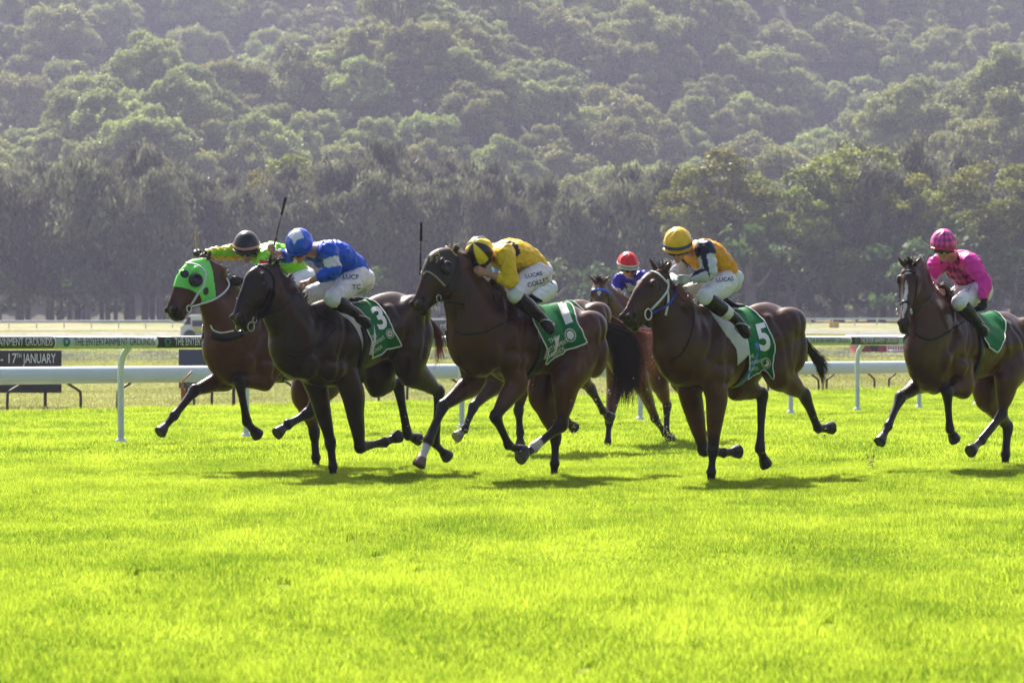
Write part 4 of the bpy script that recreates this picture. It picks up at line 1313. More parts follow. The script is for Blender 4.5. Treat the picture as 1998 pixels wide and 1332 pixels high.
def dye_pink(x):
    V = x['V']; c = flat((.88, .06, .40))(x); P = x['P']
    ax = (x['pe'] - x['nk']).normalized(); t = (V - np.array(x['nk'])) @ np.array(ax)
    Lx = np.array(x['L']); l = (V - np.array(x['nk'])) @ Lx; w = (V - np.array(x['nk'])) @ np.array(ax.cross(x['L']))
    a = np.arctan2(l, w + .001) * .20
    g = (np.floor((t + a) / .105) + np.floor((t - a) / .105)).astype(int) % 2
    m1, _ = is_arm(x, 'n'); m2, _ = is_arm(x, 'f')
    put(c, (g == 0) & ~m1 & ~m2, (.22, .008, .09)); put(c, m1 | m2, (.95, .05, .50)); return c
def cap_pink(r):
    a = np.arctan2(r[:, 1], r[:, 0]) * .13; t = r[:, 2]
    g = (np.floor((t + a) / .055) + np.floor((t - a) / .055)).astype(int) % 2
    c = flat((.80, .07, .38))(r); put(c, g == 0, (.30, .03, .18)); return c
def dye_white_blue(x):
    c = flat((.025, .025, .45))(x); V = x['V']
    t = (V - np.array(x['nk'])) @ np.array((x['pe'] - x['nk']).normalized())
    m, p = is_arm(x, 'n'); m2, p2 = is_arm(x, 'f')
    put(c, (t > .02) & (t < .12) & ~m & ~m2 & (x['N'][:, 2] < .3), (.65, .66, .72))
    return c

NV = .23
JOCKEYS = [
 dict(id=3, label='jockey in royal blue silks with white armbands and a blue cap, whip raised high', face=(22, 34, 0), head=(585,482,.0), neck=(620,492,0), chest=(652,500,0), waist=(686,524,0), pelvis=(702,548,0),
  narm=[(641,488,.20),(652,530,.27),(603,549,.10),(578,553,.07)], farm=[(600,490,-.19),(560,500,-.25),(534,492,-.20),(527,488,-.18)],
  nleg=[(700,540,.10),(648,583,.25),(690,608,.30),(716,634,.36)], fleg=[(672,552,-.10),(604,574,-.24),(630,606,-.28),(640,625,-.30)],
  nhand='down', fhand='back', ncuff=.62, fcuff=.55, dye=dye_blue, cap=cap_blue, peak=(.006,.06,.35),
  text=[('LUCF',684,541,13,-2,0),('TC',695,560,13,2,0)], whip=('f',(557.7,385),-.14,(529,502),-.20), whiplabel='long black whip raised above the head of the jockey in blue'),
 dict(id=4, label='jockey in yellow silks crouched low with a yellow and black quartered cap', face=(14, 56, 0), head=(938,497,.02), neck=(966,500,0), chest=(998,498,0), waist=(1032,514,0), pelvis=(1048,534,0),
  narm=[(984,496,.20),(997,549,.25),(948,533,.10),(922,521,.07)], farm=[(950,492,-.20),(905,520,-.28),(850,532,-.20),(828,528,-.18)],
  nleg=[(1046,532,.11),(1004,575,.25),(1054,618,.30),(1074,644,.37)], fleg=[(1020,545,-.10),(965,572,-.24),(990,604,-.28),(1000,622,-.30)],
  nhand='in', fhand='down', ncuff=.5, fcuff=.6, dye=dye_yellow, cap=cap_yellow, bootcut=.16,
  text=[('LUCAS',1041,537,11,12,0),('COLLET',1050,551,12.5,16,0)], whip=('f',(822,434),-.18,(820,536),-.18), whiplabel='upright black whip standing beside the hooded head of the horse under the yellow jockey'),
 dict(id=5, label='jockey in gold silks with navy and white striped sleeves and a gold cap', face=(30, 26, 0), head=(1323,481,.02), neck=(1354,489,0), chest=(1378,500,0), waist=(1404,524,0), pelvis=(1418,548,0),
  narm=[(1376,486,.19),(1384,532,.26),(1347,545,.11),(1322,544,.07)], farm=[(1335,500,-.19),(1310,545,-.22),(1318,552,-.02),(1300,556,.02)],
  nleg=[(1414,552,.12),(1376,580,.26),(1432,620,.31),(1456,652,.38)], fleg=[(1392,558,-.10),(1338,572,-.24),(1362,605,-.28),(1372,622,-.30)],
  nhand='in', fhand='in', nglove='w', fglove='w', ncuff=.85, dye=dye_gold, cap=lambda r: flat((.92,.54,.012))(r), band=(.03,.07,.25), peak=(.70,.36,.01), lens=(.08,.05,.01), bootcut=.10, bootband=(.62,.80),
  text=[('LUCAS',1414,546,11,6,0)]),
 dict(id=2, label='jockey in lime green silks with a black cap, arm stretched forward with the whip', face=(38, 20, 0), head=(481,485,.0), neck=(510,496,0), chest=(535,502,0), waist=(566,522,0), pelvis=(588,545,0),
  narm=[(520,500,.19),(508,548,.26),(474,549,.14),(450,545,.10)], farm=[(475,490,-.19),(432,494,-.26),(396,497,-.26),(382,485,-.25)],
  nleg=[(590,545,.10),(535,575,.25),(570,612,.30),(590,640,.34)], fleg=[(560,550,-.10),(495,575,-.24),(520,606,-.28),(530,625,-.30)],
  nhand='in', fhand='fwd', nglove='b', fglove='b', gcut=.85, ncuff=.25, fcuff=.85, dye=dye_lime, cap=lambda r: flat((.012,.012,.013))(r), band=(.55,.24,.26), pleats=False,
  whip=('f',(388,560),-.25,(382,453),-.25), gold_butt=True, whiplabel='short whip with a gold butt held upside down by the jockey in lime green'),
 dict(id=1, label='jockey in pink silks with dark diamonds and a pink diamond cap', face=(34, 12, 0), head=(1841,482,.0), neck=(1864,504,0), chest=(1880,520,0), waist=(1896,546,0), pelvis=(1906,568,0),
  narm=[(1893,510,.20),(1921,550,.34),(1920,585,.36),(1918,600,.36)], farm=[(1826,514,-.19),(1812,550,-.26),(1828,562,-.08),(1838,566,.0)],
  nleg=[(1914,568,.11),(1872,590,.27),(1906,628,.34),(1920,650,.38)], fleg=[(1872,580,-.10),(1838,588,-.24),(1850,620,-.28),(1856,638,-.30)],
  nhand='fwd', fhand='down', nglove='b', ncuff=.92, fcuff=.8, dye=dye_pink, cap=cap_pink, peak=(.6,.01,.06), bootcut=.2,
  text=[('LUCAS',1893,556,10,62,0)]),
 dict(id=6, label='jockey in royal blue and white silks with a bright red cap', face=(36, 18, 0), head=(1225,520,.0), neck=(1240,540,0), chest=(1250,556,0), waist=(1262,578,0), pelvis=(1272,592,0),
  narm=[(1256,543,.19),(1262,578,.25),(1236,590,.12),(1224,592,.08)], farm=[(1212,545,-.19),(1198,570,-.24),(1204,582,-.1),(1198,590,-.05)],
  nleg=[(1282,592,.11),(1252,610,.25),(1274,636,.30),(1286,652,.33)], fleg=[(1256,594,-.10),(1214,604,-.24),(1226,630,-.28),(1228,645,-.30)],
  nhand='down', fhand='down', dye=dye_white_blue, cap=lambda r: flat((.80,.006,.014))(r), band=(.6,.6,.6), peak=(.6,.6,.6)),
 dict(id=7, label='jockey in pale blue almost hidden behind the yellow jockey', face=(10, 40, 0), head=(985,532,.0), neck=(1008,538,0), chest=(1028,542,0), waist=(1050,552,0), pelvis=(1062,566,0),
  narm=[(1022,538,.19),(1026,568,.26),(998,574,.12),(984,572,.08)], farm=[(1000,540,-.19),(980,568,-.22),(976,576,-.1),(968,576,-.05)],
  nleg=[(1062,568,.11),(1028,590,.25),(1056,620,.30),(1066,640,.33)], fleg=[(1042,572,-.10),(1000,592,-.24),(1016,618,-.28),(1020,632,-.30)],
  nhand='down', fhand='down', dye=flat((.12,.34,.70)), cap=flat((.10,.30,.62)), peak=(.1,.3,.6)),
]
for j in JOCKEYS:
    j['P'] = HS[j['id']]['P']
    make_jockey(j)
JS = {j['id']: j for j in JOCKEYS}
# ================================================================== tack, cloths, hoods
LIME = mat('lime_hood', (.24, .90, .16), rough=.55, spec=.3, bump=.2, bscale=50, transl=.1)
BROWNMESH = mat('brown_mesh', (.028, .019, .015), rough=.5, spec=.35, bump=.4, bscale=260)
GOLD_TRIM = mat('gold_trim', (.45, .33, .12), rough=.5)
TAN = mat('tan_strap', (.35, .30, .24), rough=.5)
BLUE_STRAP = mat('blue_strap', (.02, .05, .40), rough=.5)
SKY_STRAP = mat('sky_strap', (.02, .22, .62), rough=.45)
RED_STRAP = mat('red_rein', (.30, .02, .015), rough=.5)
BROWBLUE = mat('bright_blue_band', (.03, .14, .65), rough=.45)
FLEECE = mat('black_fleece', (.010, .009, .008), rough=.95, spec=.1, bump=1.0, bscale=90)
CUP = mat('cup_black', (.008, .008, .010), rough=.3, spec=.6)

def straps(h, name, lines, w, th, material, mirror=True, plane=None):
    mb = MB()
    for ln in lines: strap_on(h['bvh'], ln, w, th, mb, (plane or h['HP']) if mirror else None)
    return mb.build(name, material, h['root']) if mb.v else None

def lettering(h, items, bvh, parent, material=WHITE_INK, off=.0075):
    for it in items:
        mb = MB()
        s, x, y, size, ang = it[:5]; o = it[5] if len(it) > 5 else {}
        V, F = text_me(s, 1.0, sub=.07 if size > 30 else .3, bold=o.get('bold', .0))
        decal_px(mb, V, F, x, y, size, ang, bvh, off=off, sx=o.get('sx', 1), shear=o.get('shear', 0))
        if mb.v: mb.build('lettering', material, parent, smooth=False)

def emblem(bvh, parent, x, y, r, material=WHITE_INK, sx=.85, ang=20):
    mb = MB()
    for r0, r1 in ((.90, 1.0), (.0, .62)):
        V, F = ring_art(max(r0, .001), r1); decal_px(mb, V, F, x, y, r, ang, bvh, off=.007, sx=sx)
    for a in range(0, 360, 24):      # ring of small letters
        ch = 'GROUNDSTHEENTER'[a // 24]
        V, F = text_me(ch, .26); c, s_ = math.cos(R(a)), math.sin(R(a))
        V = [Vector((p.x * s_ + p.y * c * 1 + .76 * c, -p.x * c + p.y * s_ + .76 * s_, 0)) for p in V]
        decal_px(mb, V, F, x, y, r, ang, bvh, off=.007, sx=sx)
    o = mb.build('emblem', material, parent, smooth=False)
    mb = MB(); V = []; F = []
    for k in range(3):               # dark strokes in the middle of the emblem
        a = R(60 * k + 15); b = len(V)
        d = Vector((math.cos(a), math.sin(a), 0)); n = Vector((-d.y, d.x, 0))
        V += [-d * .45 + n * .05, d * .45 + n * .05, d * .45 - n * .05, -d * .45 - n * .05]; F.append((b, b + 1, b + 2, b + 3))
    decal_px(mb, V, F, x, y, r, ang, bvh, off=.0085, sx=sx)
    mb.build('emblem_strokes', GREEN_CLOTH, o, smooth=False)

def saddle(h, u0=-.36, u1=-.06):
    P = h['P']; pts = []; nb = []
    for t in (0, .2, .5, .8, 1):
        u = u0 + (u1 - u0) * t; p, n = radial(h, u, .001, .03 + (.012 if t == 0 else .05 if t == 1 else .015)); pts.append(p)
    mb = MB(); v, f = loft(pts, [.015, .02, .02, .026, .022], [.07, .11, .10, .09, .05], P.L, sub=4, flip=Vector((0, 0, 1))); mb.add(v, f)
    return mb.build('saddle', BLACK_LEATHER, h['root'])

ENT = [('THE', 0), ('ENTERTAINMENT', 0), ('GROUNDS', 0)]

# ---- horse 4 (yellow)
h = HS[4]
hd = hood(h, [(842, 484), (857, 480), (882, 484), (894, 497), (897, 513), (894, 571), (878, 573), (868, 562), (850, 541), (835, 531), (818, 538), (820, 510)], [(871, 522, .052)], BROWNMESH)
blinker_cup(h, 871, 522, .060, CUP, hd, depth=.05)
lettering(h, [('A', 853, 496, 16, -12), ('S', 852, 508, 16, -8), ('F', 842, 508, 14, -8)], h['bvh'], hd, GOLD_TRIM, off=.012)
straps(h, 'hood_trim', [[(846, 484), (857, 481), (872, 483), (891, 500)]], .016, .006, GOLD_TRIM)
straps(h, 'noseband', [[(826, 536), (834, 530), (850, 540), (868, 558)]], .014, .006, TAN)
straps(h, 'bridle', [[(893, 500), (891, 525), (882, 545), (870, 562), (856, 580)]], .018, .008, BLACK_LEATHER)
bit_ring(h, 855, 582, .030, v=.075); bit_ring(h, 849, 601, .026, v=.07)
rope(h['P'], [(858, 584, .09), (880, 589, .10), (905, 591, .12), (926, 579, .11), (936, 556, .09)], .006, 'rein', BLACK_LEATHER, h['root'])
straps(h, 'breastplate', [[(886, 644), (900, 651), (925, 651), (950, 647), (985, 629), (1015, 620)], [(962, 576), (967, 590), (977, 603), (994, 608)]], .016, .006, BLACK_LEATHER, True, h['P'])
saddle_cloth(h, [(1040, 574), (1045, 600), (1048, 640), (1050, 704)], [(1080, 572), (1088, 600), (1088, 640), (1078, 690)], name='saddle_pad', material=WHITE_CLOTH, off=.006, border=0, puff=.006)
o, bv = saddle_cloth(h, [(1034, 574), (1026, 600), (1038, 628), (1054, 660), (1066, 684), (1061, 706)], [(1080, 572), (1098, 583), (1115, 600), (1121, 624), (1128, 646), (1138, 668)])
lettering(h, [('1', 1100, 605, 88, 21, dict(bold=.02, sx=1.25))], bv, o)
lettering(h, [('THE', 1078, 663, 12, 26, dict(sx=.8)), ('TERTAINMENT', 1085, 675, 12, 27, dict(sx=.62)), ('GROUNDS', 1082, 689, 12, 27, dict(sx=.7))], bv, o)
emblem(bv, o, 1112, 654, 13)
girth(h, px_to_up(h, 1046, 712)[0], 1.15)
# ---- horse 3 (blue)
h = HS[3]
straps(h, 'bridle', [[(488, 525), (497, 519), (510, 519), (527, 531), (535, 548)], [(535, 548), (533, 575), (520, 600), (500, 620)], [(492, 600), (480, 590), (470, 583)]], .016, .007, BLACK_LEATHER)
HPl = h['HP']
for sg in (1, -1):
    mb = MB()
    pts = [HPl.pt(*[(a if i != 1 else a * sg) for i, a in enumerate(HPl.uvz(HPl(x, y, .115)))]) for x, y in ((531, 566), (527, 585), (519, 602), (508, 614))]
    v, f = loft(pts, [.032, .040, .040, .028], [.022, .028, .028, .02], HPl.L, sub=3); mb.add(v, f)
    m_ = remesh(mb, .006, smooth=1); wrinkle(m_, .004, 60, 3); link_mesh('cheek_roll', m_, FLEECE, h['root'])
bit_ring(h, 496, 624, .024, v=.07); bit_ring(h, 489, 637, .040, v=.07)
rope(h['P'], [(500, 622, .09), (522, 618, .11), (545, 607, .13), (566, 590, .12), (583, 568, .09)], .006, 'rein', BLACK_LEATHER, h['root'])
straps(h, 'breastplate', [[(560, 690), (575, 694), (595, 691), (628, 670), (656, 640)], [(612, 590), (618, 606), (630, 620), (655, 630)]], .018, .006, BLACK_LEATHER, True, h['P'])
saddle_cloth(h, [(622, 581), (650, 602), (676, 622), (698, 650), (706, 690)], [(690, 580), (712, 600), (728, 640), (722, 690)], name='saddle_pad', material=WHITE_CLOTH, off=.006, border=0, puff=.006)
o, bv = saddle_cloth(h, [(640, 578), (668, 600), (700, 625), (716, 650), (724, 697)], [(700, 577), (720, 588), (740, 603), (752, 622), (764, 648), (778, 671)])
lettering(h, [('3', 741, 622, 62, 24, dict(bold=.03, sx=.8))], bv, o)
lettering(h, [('THE', 727, 657, 9.5, 36, dict(sx=.8)), ('TAINMENT', 736, 667, 9.5, 36, dict(sx=.7)), ('OUNDS', 734, 682, 9.5, 34, dict(sx=.75))], bv, o)
emblem(bv, o, 760, 651, 9.5)
girth(h, px_to_up(h, 708, 700)[0], 1.15)
# ---- horse 5 (gold)
h = HS[5]
straps(h, 'bridle', [[(1253, 538), (1260, 532), (1270, 530), (1282, 534), (1292, 542), (1302, 552)], [(1303, 545), (1302, 565), (1288, 585), (1271, 603)], [(1302, 565), (1303, 588), (1298, 615)]], .020, .007, WHITE_STRAP)
bit_ring(h, 1264, 613, .046, WHITE_STRAP, v=.078, tube_r=.006)
MBx = MB()
rope(h['P'], [(1273, 610, .09), (1285, 605, .10), (1300, 597, .11), (1316, 578, .10), (1320, 556, .08)], .009, 'rein', BLUE_STRAP, h['root'])
rope(h['P'], [(1319, 556, .09), (1324, 572, .115), (1334, 583, .12), (1343, 579, .08), (1338, 572, .03)], .007, 'rein', RED_STRAP, h['root'])
straps(h, 'breastplate', [[(1351, 598), (1354, 615), (1352, 640), (1341, 672), (1326, 694), (1308, 698)]], .014, .006, BLACK_LEATHER, True, h['P'])
saddle_cloth(h, [(1368, 599), (1388, 612), (1409, 645), (1432, 675), (1438, 712), (1426, 757)], [(1430, 600), (1448, 640), (1456, 690), (1448, 745)], name='saddle_pad', material=WHITE_CLOTH, off=.006, border=0, puff=.008)
o, bv = saddle_cloth(h, [(1420, 598), (1436, 620), (1450, 650), (1458, 690), (1457, 735)], [(1448, 598), (1466, 608), (1485, 626), (1498, 652), (1505, 682), (1505, 733)])
lettering(h, [('5', 1489, 660, 72, 14, dict(bold=.03, sx=.72))], bv, o)
lettering(h, [('THE', 1464, 695, 9.5, 12, dict(sx=.7)), ('TAINMENT', 1472, 706, 9.5, 12, dict(sx=.6)), ('OUNDS', 1468, 719, 9.5, 12, dict(sx=.6))], bv, o)
emblem(bv, o, 1494, 708, 11)
gu = px_to_up(h, 1444, 745)[0]
girth(h, gu, 1.5, w=.05, material=SKY_STRAP, off=.014); girth(h, gu + .05, 1.35, w=.06)
# ---- horse 2 (lime hood)
h = HS[2]
hd = hood(h, [(362, 505), (373, 497), (392, 497), (411, 508), (414, 532), (416, 579), (404, 592), (395, 590), (386, 575), (369, 564), (350, 559), (338, 563), (338, 540), (346, 530), (350, 518)], [(382, 546, .058), (401, 568, .036)], LIME)
blinker_cup(h, 382, 546, .066, CUP, hd, depth=.05)
blinker_cup(h, 401, 568, .034, CUP, hd, depth=.008)
blinker_cup(h, 363, 528, .040, CUP, hd, depth=.010)
straps(h, 'bridle', [[(357, 516), (366, 514), (376, 516), (390, 521), (401, 533)], [(401, 533), (396, 555), (386, 572), (372, 594)]], .020, .010, WHITE_STRAP)
bit_ring(h, 368, 602, .030, WHITE_STRAP, v=.078, tube_r=.006)
rope(h['P'], [(375, 598, .09), (395, 592, .10), (416, 585, .12), (437, 571, .12), (447, 556, .10), (442, 542, .08)], .009, 'rein', WHITE_STRAP, h['root'])
straps(h, 'neck_strap', [[(411, 634), (417, 644), (432, 649), (455, 645)]], .014, .009, WHITE_STRAP, True, h['P'])
straps(h, 'breastplate', [[(412, 654), (430, 660), (452, 658), (475, 650)]], .055, .007, BLACK_LEATHER, True, h['P'])
UPF = [(-.18, 0, 0), (-.15, .5, 0), (-.13, 1.0, 0), (-.10, 1.45, 0)]; UPR = [(-.62, 0, 0), (-.64, .5, 0), (-.66, 1.0, 0), (-.62, 1.35, 0)]
saddle_cloth(h, UPF, UPR); girth(h, -.12, 1.2)
# ---- horse 1 (pink)
h = HS[1]
straps(h, 'bridle', [[(1748, 537), (1758, 531), (1772, 529), (1787, 534)], [(1790, 538), (1789, 560), (1784, 590), (1778, 606)], [(1752, 585), (1762, 588), (1778, 592)]], .016, .007, BLACK_LEATHER)
bit_ring(h, 1777, 608, .026, v=.06)
rope(h['P'], [(1782, 606, .08), (1798, 598, .12), (1815, 583, .12), (1828, 566, .09)], .007, 'rein', BLACK_LEATHER, h['root'])
straps(h, 'breastplate', [[(1784, 650), (1800, 659), (1824, 661), (1858, 644), (1891, 621)]], .022, .006, BLACK_LEATHER, True, h['P'])
o, bv = saddle_cloth(h, [(1880, 592), (1884, 605), (1897, 628), (1914, 656), (1926, 676)], [(1932, 588), (1944, 600), (1953, 620), (1957, 650), (1950, 672), (1938, 685)])
girth(h, px_to_up(h, 1915, 690)[0], 1.1)
# ---- horse 6 (red cap)
h = HS[6]
straps(h, 'browband', [[(1148, 570), (1157, 566), (1170, 565), (1181, 567), (1190, 573)]], .030, .007, BROWBLUE, False)
straps(h, 'bridle', [[(1186, 575), (1187, 600), (1183, 625)]], .014, .006, BLACK_LEATHER)
saddle_cloth(h, UPF, UPR); girth(h, -.12, 1.2)
h = HS[7]
saddle_cloth(h, UPF, UPR); girth(h, -.12, 1.2)
for h in HORSES: saddle(h)
# ================================================================== ground
def ground_z(x, y):
    """height of the land: flat track, gentle rise beyond, then the wooded hill"""
    z = 0.0
    if y > 85: z += 1.7 * min(1, (y - 85) / 130)
    if y > 215: z += 1.25 * min(1, (y - 215) / 110)
    if y > 400:
        t = y - 400
        z += 11 * math.sin(x * .050 - y * .021 + .6) * min(1, t / 90) + 5 * math.sin(x * .11 + y * .03) * min(1, t / 90)
        z += 0.235 * t + 9 * (noise.noise(Vector((x * .006, y * .006, 3))) ) * min(1, t / 120) + 3 * noise.noise(Vector((x * .02, y * .02, 8))) * min(1, t / 80)
    return z

def track_edge(y):      # x of the boundary between watered track and dry infield, to the left of it is infield
    return -8.05 + (y - 52.4) * (20.5 / 28.6)

def gmat(name, c1, c2, scale, c3=None, bump=.5, rough=.9, stretch=(1, 1, 1)):
    m = bpy.data.materials.new(name); m.use_nodes = True; N, L = nodes(m); b = N['Principled BSDF']
    tc = N.new('ShaderNodeNewGeometry'); mp = N.new('ShaderNodeMapping'); mp.inputs['Scale'].default_value = stretch; L.new(tc.outputs['Position'], mp.inputs[0])
    n1 = N.new('ShaderNodeTexNoise'); n1.inputs['Scale'].default_value = scale; n1.inputs['Detail'].default_value = 8; n1.inputs['Roughness'].default_value = .65; L.new(mp.outputs[0], n1.inputs['Vector'])
    cr = N.new('ShaderNodeValToRGB'); cr.color_ramp.elements[0].position = .38; cr.color_ramp.elements[1].position = .62
    cr.color_ramp.elements[0].color = (*c1, 1); cr.color_ramp.elements[1].color = (*c2, 1); L.new(n1.outputs[0], cr.inputs[0]); out = cr.outputs[0]
    if c3:
        n2 = N.new('ShaderNodeTexNoise'); n2.inputs['Scale'].default_value = scale * .13; n2.inputs['Detail'].default_value = 4; L.new(mp.outputs[0], n2.inputs['Vector'])
        mr = N.new('ShaderNodeMapRange'); mr.inputs[1].default_value = .48; mr.inputs[2].default_value = .62; L.new(n2.outputs[0], mr.inputs[0])
        mx = N.new('ShaderNodeMix'); mx.data_type = 'RGBA'; L.new(mr.outputs[0], mx.inputs[0]); L.new(out, mx.inputs[6]); mx.inputs[7].default_value = (*c3, 1); out = mx.outputs[2]
    L.new(out, b.inputs['Base Color']); b.inputs['Roughness'].default_value = rough; b.inputs['Specular IOR Level'].default_value = .15
    nb = N.new('ShaderNodeTexNoise'); nb.inputs['Scale'].default_value = scale * 5; nb.inputs['Detail'].default_value = 6; L.new(mp.outputs[0], nb.inputs['Vector'])
    bp = N.new('ShaderNodeBump'); bp.inputs['Strength'].default_value = bump; bp.inputs['Distance'].default_value = .05; L.new(nb.outputs[0], bp.inputs['Height']); L.new(bp.outputs[0], b.inputs['Normal'])
    return m

SOILGRASS = gmat('soil_grass', (.14, .19, .012), (.26, .32, .02), 14, stretch=(1, .35, 1))
DRYGRASS = gmat('dry_grass_ground', (.11, .13, .045), (.20, .22, .085), 1.1, c3=(.28, .21, .12), stretch=(1, .25, 1))
HILLSOIL = gmat('hill_soil', (.020, .022, .012), (.040, .040, .020), .3)

# one land sheet, rows further apart with distance; the track is a second sheet just above it
ys = [-30, 0, 20, 40, 60, 85] + [85 + 10 * i for i in range(1, 27)] + [345 + 14 * i for i in range(0, 60)]
ys = sorted(set(ys)); nx = 60
vs = []; fs = []
for y in ys:
    w = max(120, .45 * y + 60)
    for i in range(nx + 1):
        x = -w + 2 * w * i / nx; vs.append((x, y, ground_z(x, y) - .06))
for r in range(len(ys) - 1):
    for i in range(nx): a = r * (nx + 1) + i; fs.append((a, a + 1, a + nx + 2, a + nx + 1))
me = mesh_from(vs, fs); land = link_mesh('ground', me, [DRYGRASS, HILLSOIL]); tag(land, 'sunlit dry infield ground running back to the wooded hill', None, None, 'structure')
me.polygons.foreach_set('material_index', [1 if p.center.y > 325 else 0 for p in me.polygons]); me.update()
vs = []; fs = []
yy = [4, 8, 12, 16, 20, 26, 32, 40, 50, 60, 72, 86, 100]
for k, y in enumerate(yy):
    x0 = max(track_edge(y), -40.0)
    for i in range(13):
        x = x0 + (45 - x0) * i / 12; vs.append((x, y, 0.0))
for r in range(len(yy) - 1):
    for i in range(12): a = r * 13 + i; fs.append((a, a + 1, a + 14, a + 13))
me = mesh_from(vs, fs)
turf = link_mesh('race_track', me, SOILGRASS); tag(turf, 'bright watered turf of the race track', None, None, 'structure')

# ------------------------------------------------------------------ grass blades
def blade_mat(name, c_a, c_b, transl, nscale=.9, refl=.28):
    m = bpy.data.materials.new(name); m.use_nodes = True; N, L = nodes(m)
    g = N.new('ShaderNodeNewGeometry')
    mp = N.new('ShaderNodeMapping'); mp.inputs['Scale'].default_value = (1, .45, 1); L.new(g.outputs['Position'], mp.inputs[0])
    n1 = N.new('ShaderNodeTexNoise'); n1.inputs['Scale'].default_value = nscale; n1.inputs['Detail'].default_value = 7; n1.inputs['Roughness'].default_value = .7; L.new(mp.outputs[0], n1.inputs['Vector'])
    at_ = N.new('ShaderNodeAttribute'); at_.attribute_name = 'tone'
    ad = N.new('ShaderNodeMath'); ad.operation = 'MULTIPLY_ADD'; L.new(at_.outputs['Fac'], ad.inputs[0]); ad.inputs[1].default_value = .55; 
    sb = N.new('ShaderNodeMath'); sb.operation = 'SUBTRACT'; 
    n3 = N.new('ShaderNodeTexNoise'); n3.inputs['Scale'].default_value = .22; n3.inputs['Detail'].default_value = 3; L.new(mp.outputs[0], n3.inputs['Vector'])
    av = N.new('ShaderNodeMath'); av.operation = 'MULTIPLY_ADD'; L.new(n3.outputs[0], av.inputs[0]); av.inputs[1].default_value = .22; av.inputs[2].default_value = -.11
    a2 = N.new('ShaderNodeMath'); a2.operation = 'ADD'; L.new(n1.outputs[0], a2.inputs[0]); L.new(av.outputs[0], a2.inputs[1]); L.new(a2.outputs[0], sb.inputs[0]); sb.inputs[1].default_value = .25; L.new(sb.outputs[0], ad.inputs[2])
    cr = N.new('ShaderNodeValToRGB'); e = cr.color_ramp.elements; e[0].position = .22; e[0].color = (*c_a, 1); e[1].position = .80; e[1].color = (*c_b, 1); L.new(ad.outputs[0], cr.inputs[0])
    b = N['Principled BSDF']; 
    dk = N.new('ShaderNodeMix'); dk.data_type = 'RGBA'; dk.blend_type = 'MULTIPLY'; dk.inputs[0].default_value = 1; L.new(cr.outputs[0], dk.inputs[6]); dk.inputs[7].default_value = (refl * .6, refl, refl, 1)
    L.new(dk.outputs[2], b.inputs['Base Color']); b.inputs['Roughness'].default_value = .42; b.inputs['Specular IOR Level'].default_value = .25
    tr = N.new('ShaderNodeBsdfTranslucent'); L.new(cr.outputs[0], tr.inputs[0])
    mx = N.new('ShaderNodeMixShader'); mx.inputs[0].default_value = transl; L.new(b.outputs[0], mx.inputs[1]); L.new(tr.outputs[0], mx.inputs[2]); L.new(mx.outputs[0], N['Material Output'].inputs[0])
    return m
BLADE = blade_mat('turf_blade', (.10, .21, .012), (.66, .80, .068), .62)

def patch_mesh(name, size, n, h0, h1, w, seed, tops=1.0):
    rs = np.random.RandomState(seed)
    x = rs.uniform(-size / 2, size / 2, n); y = rs.uniform(-size / 2, size / 2, n)
    hgt = rs.uniform(h0, h1, n) * (1 + .25 * np.sin(x * 9 + seed) * np.cos(y * 7))
    az = rs.uniform(0, 2 * np.pi, n); lean = rs.normal(0, .28, (n, 2)) ; ww = w * rs.uniform(.7, 1.3, n)
    V = np.zeros((n, 5, 3)); dx = np.cos(az) * ww / 2; dy = np.sin(az) * ww / 2
    for k, (f, wf) in enumerate(((0, 1), (0, 1), (.55, .85), (.55, .85), (1, 0))):
        s_ = -1 if k % 2 == 0 else 1
        if k == 4: s_ = 0
        V[:, k, 0] = x + dx * s_ * wf + lean[:, 0] * hgt * f ** 2 * .9; V[:, k, 1] = y + dy * s_ * wf + lean[:, 1] * hgt * f ** 2 * .9
        V[:, k, 2] = hgt * f * (1 - .18 * f * np.hypot(lean[:, 0], lean[:, 1]))
    me = bpy.data.meshes.new(name)
    me.vertices.add(n * 5); me.vertices.foreach_set('co', V.ravel().astype(np.float32))
    base = np.arange(n) * 5
    loops = np.stack([base, base + 1, base + 3, base + 2, base + 2, base + 3, base + 4], 1).ravel()
    me.loops.add(n * 7); me.loops.foreach_set('vertex_index', loops.astype(np.int32))
    ls = np.stack([np.arange(n) * 7, np.arange(n) * 7 + 4], 1).ravel(); lt = np.tile([4, 3], n)
    me.polygons.add(n * 2); me.polygons.foreach_set('loop_start', ls.astype(np.int32)); me.polygons.foreach_set('loop_total', lt.astype(np.int32))
    me.update(calc_edges=True)
    at_ = me.attributes.new('tone', 'FLOAT', 'POINT'); at_.data.foreach_set('value', np.repeat(rs.uniform(0, 1, n) ** 1.3, 5).astype(np.float32))
    return me

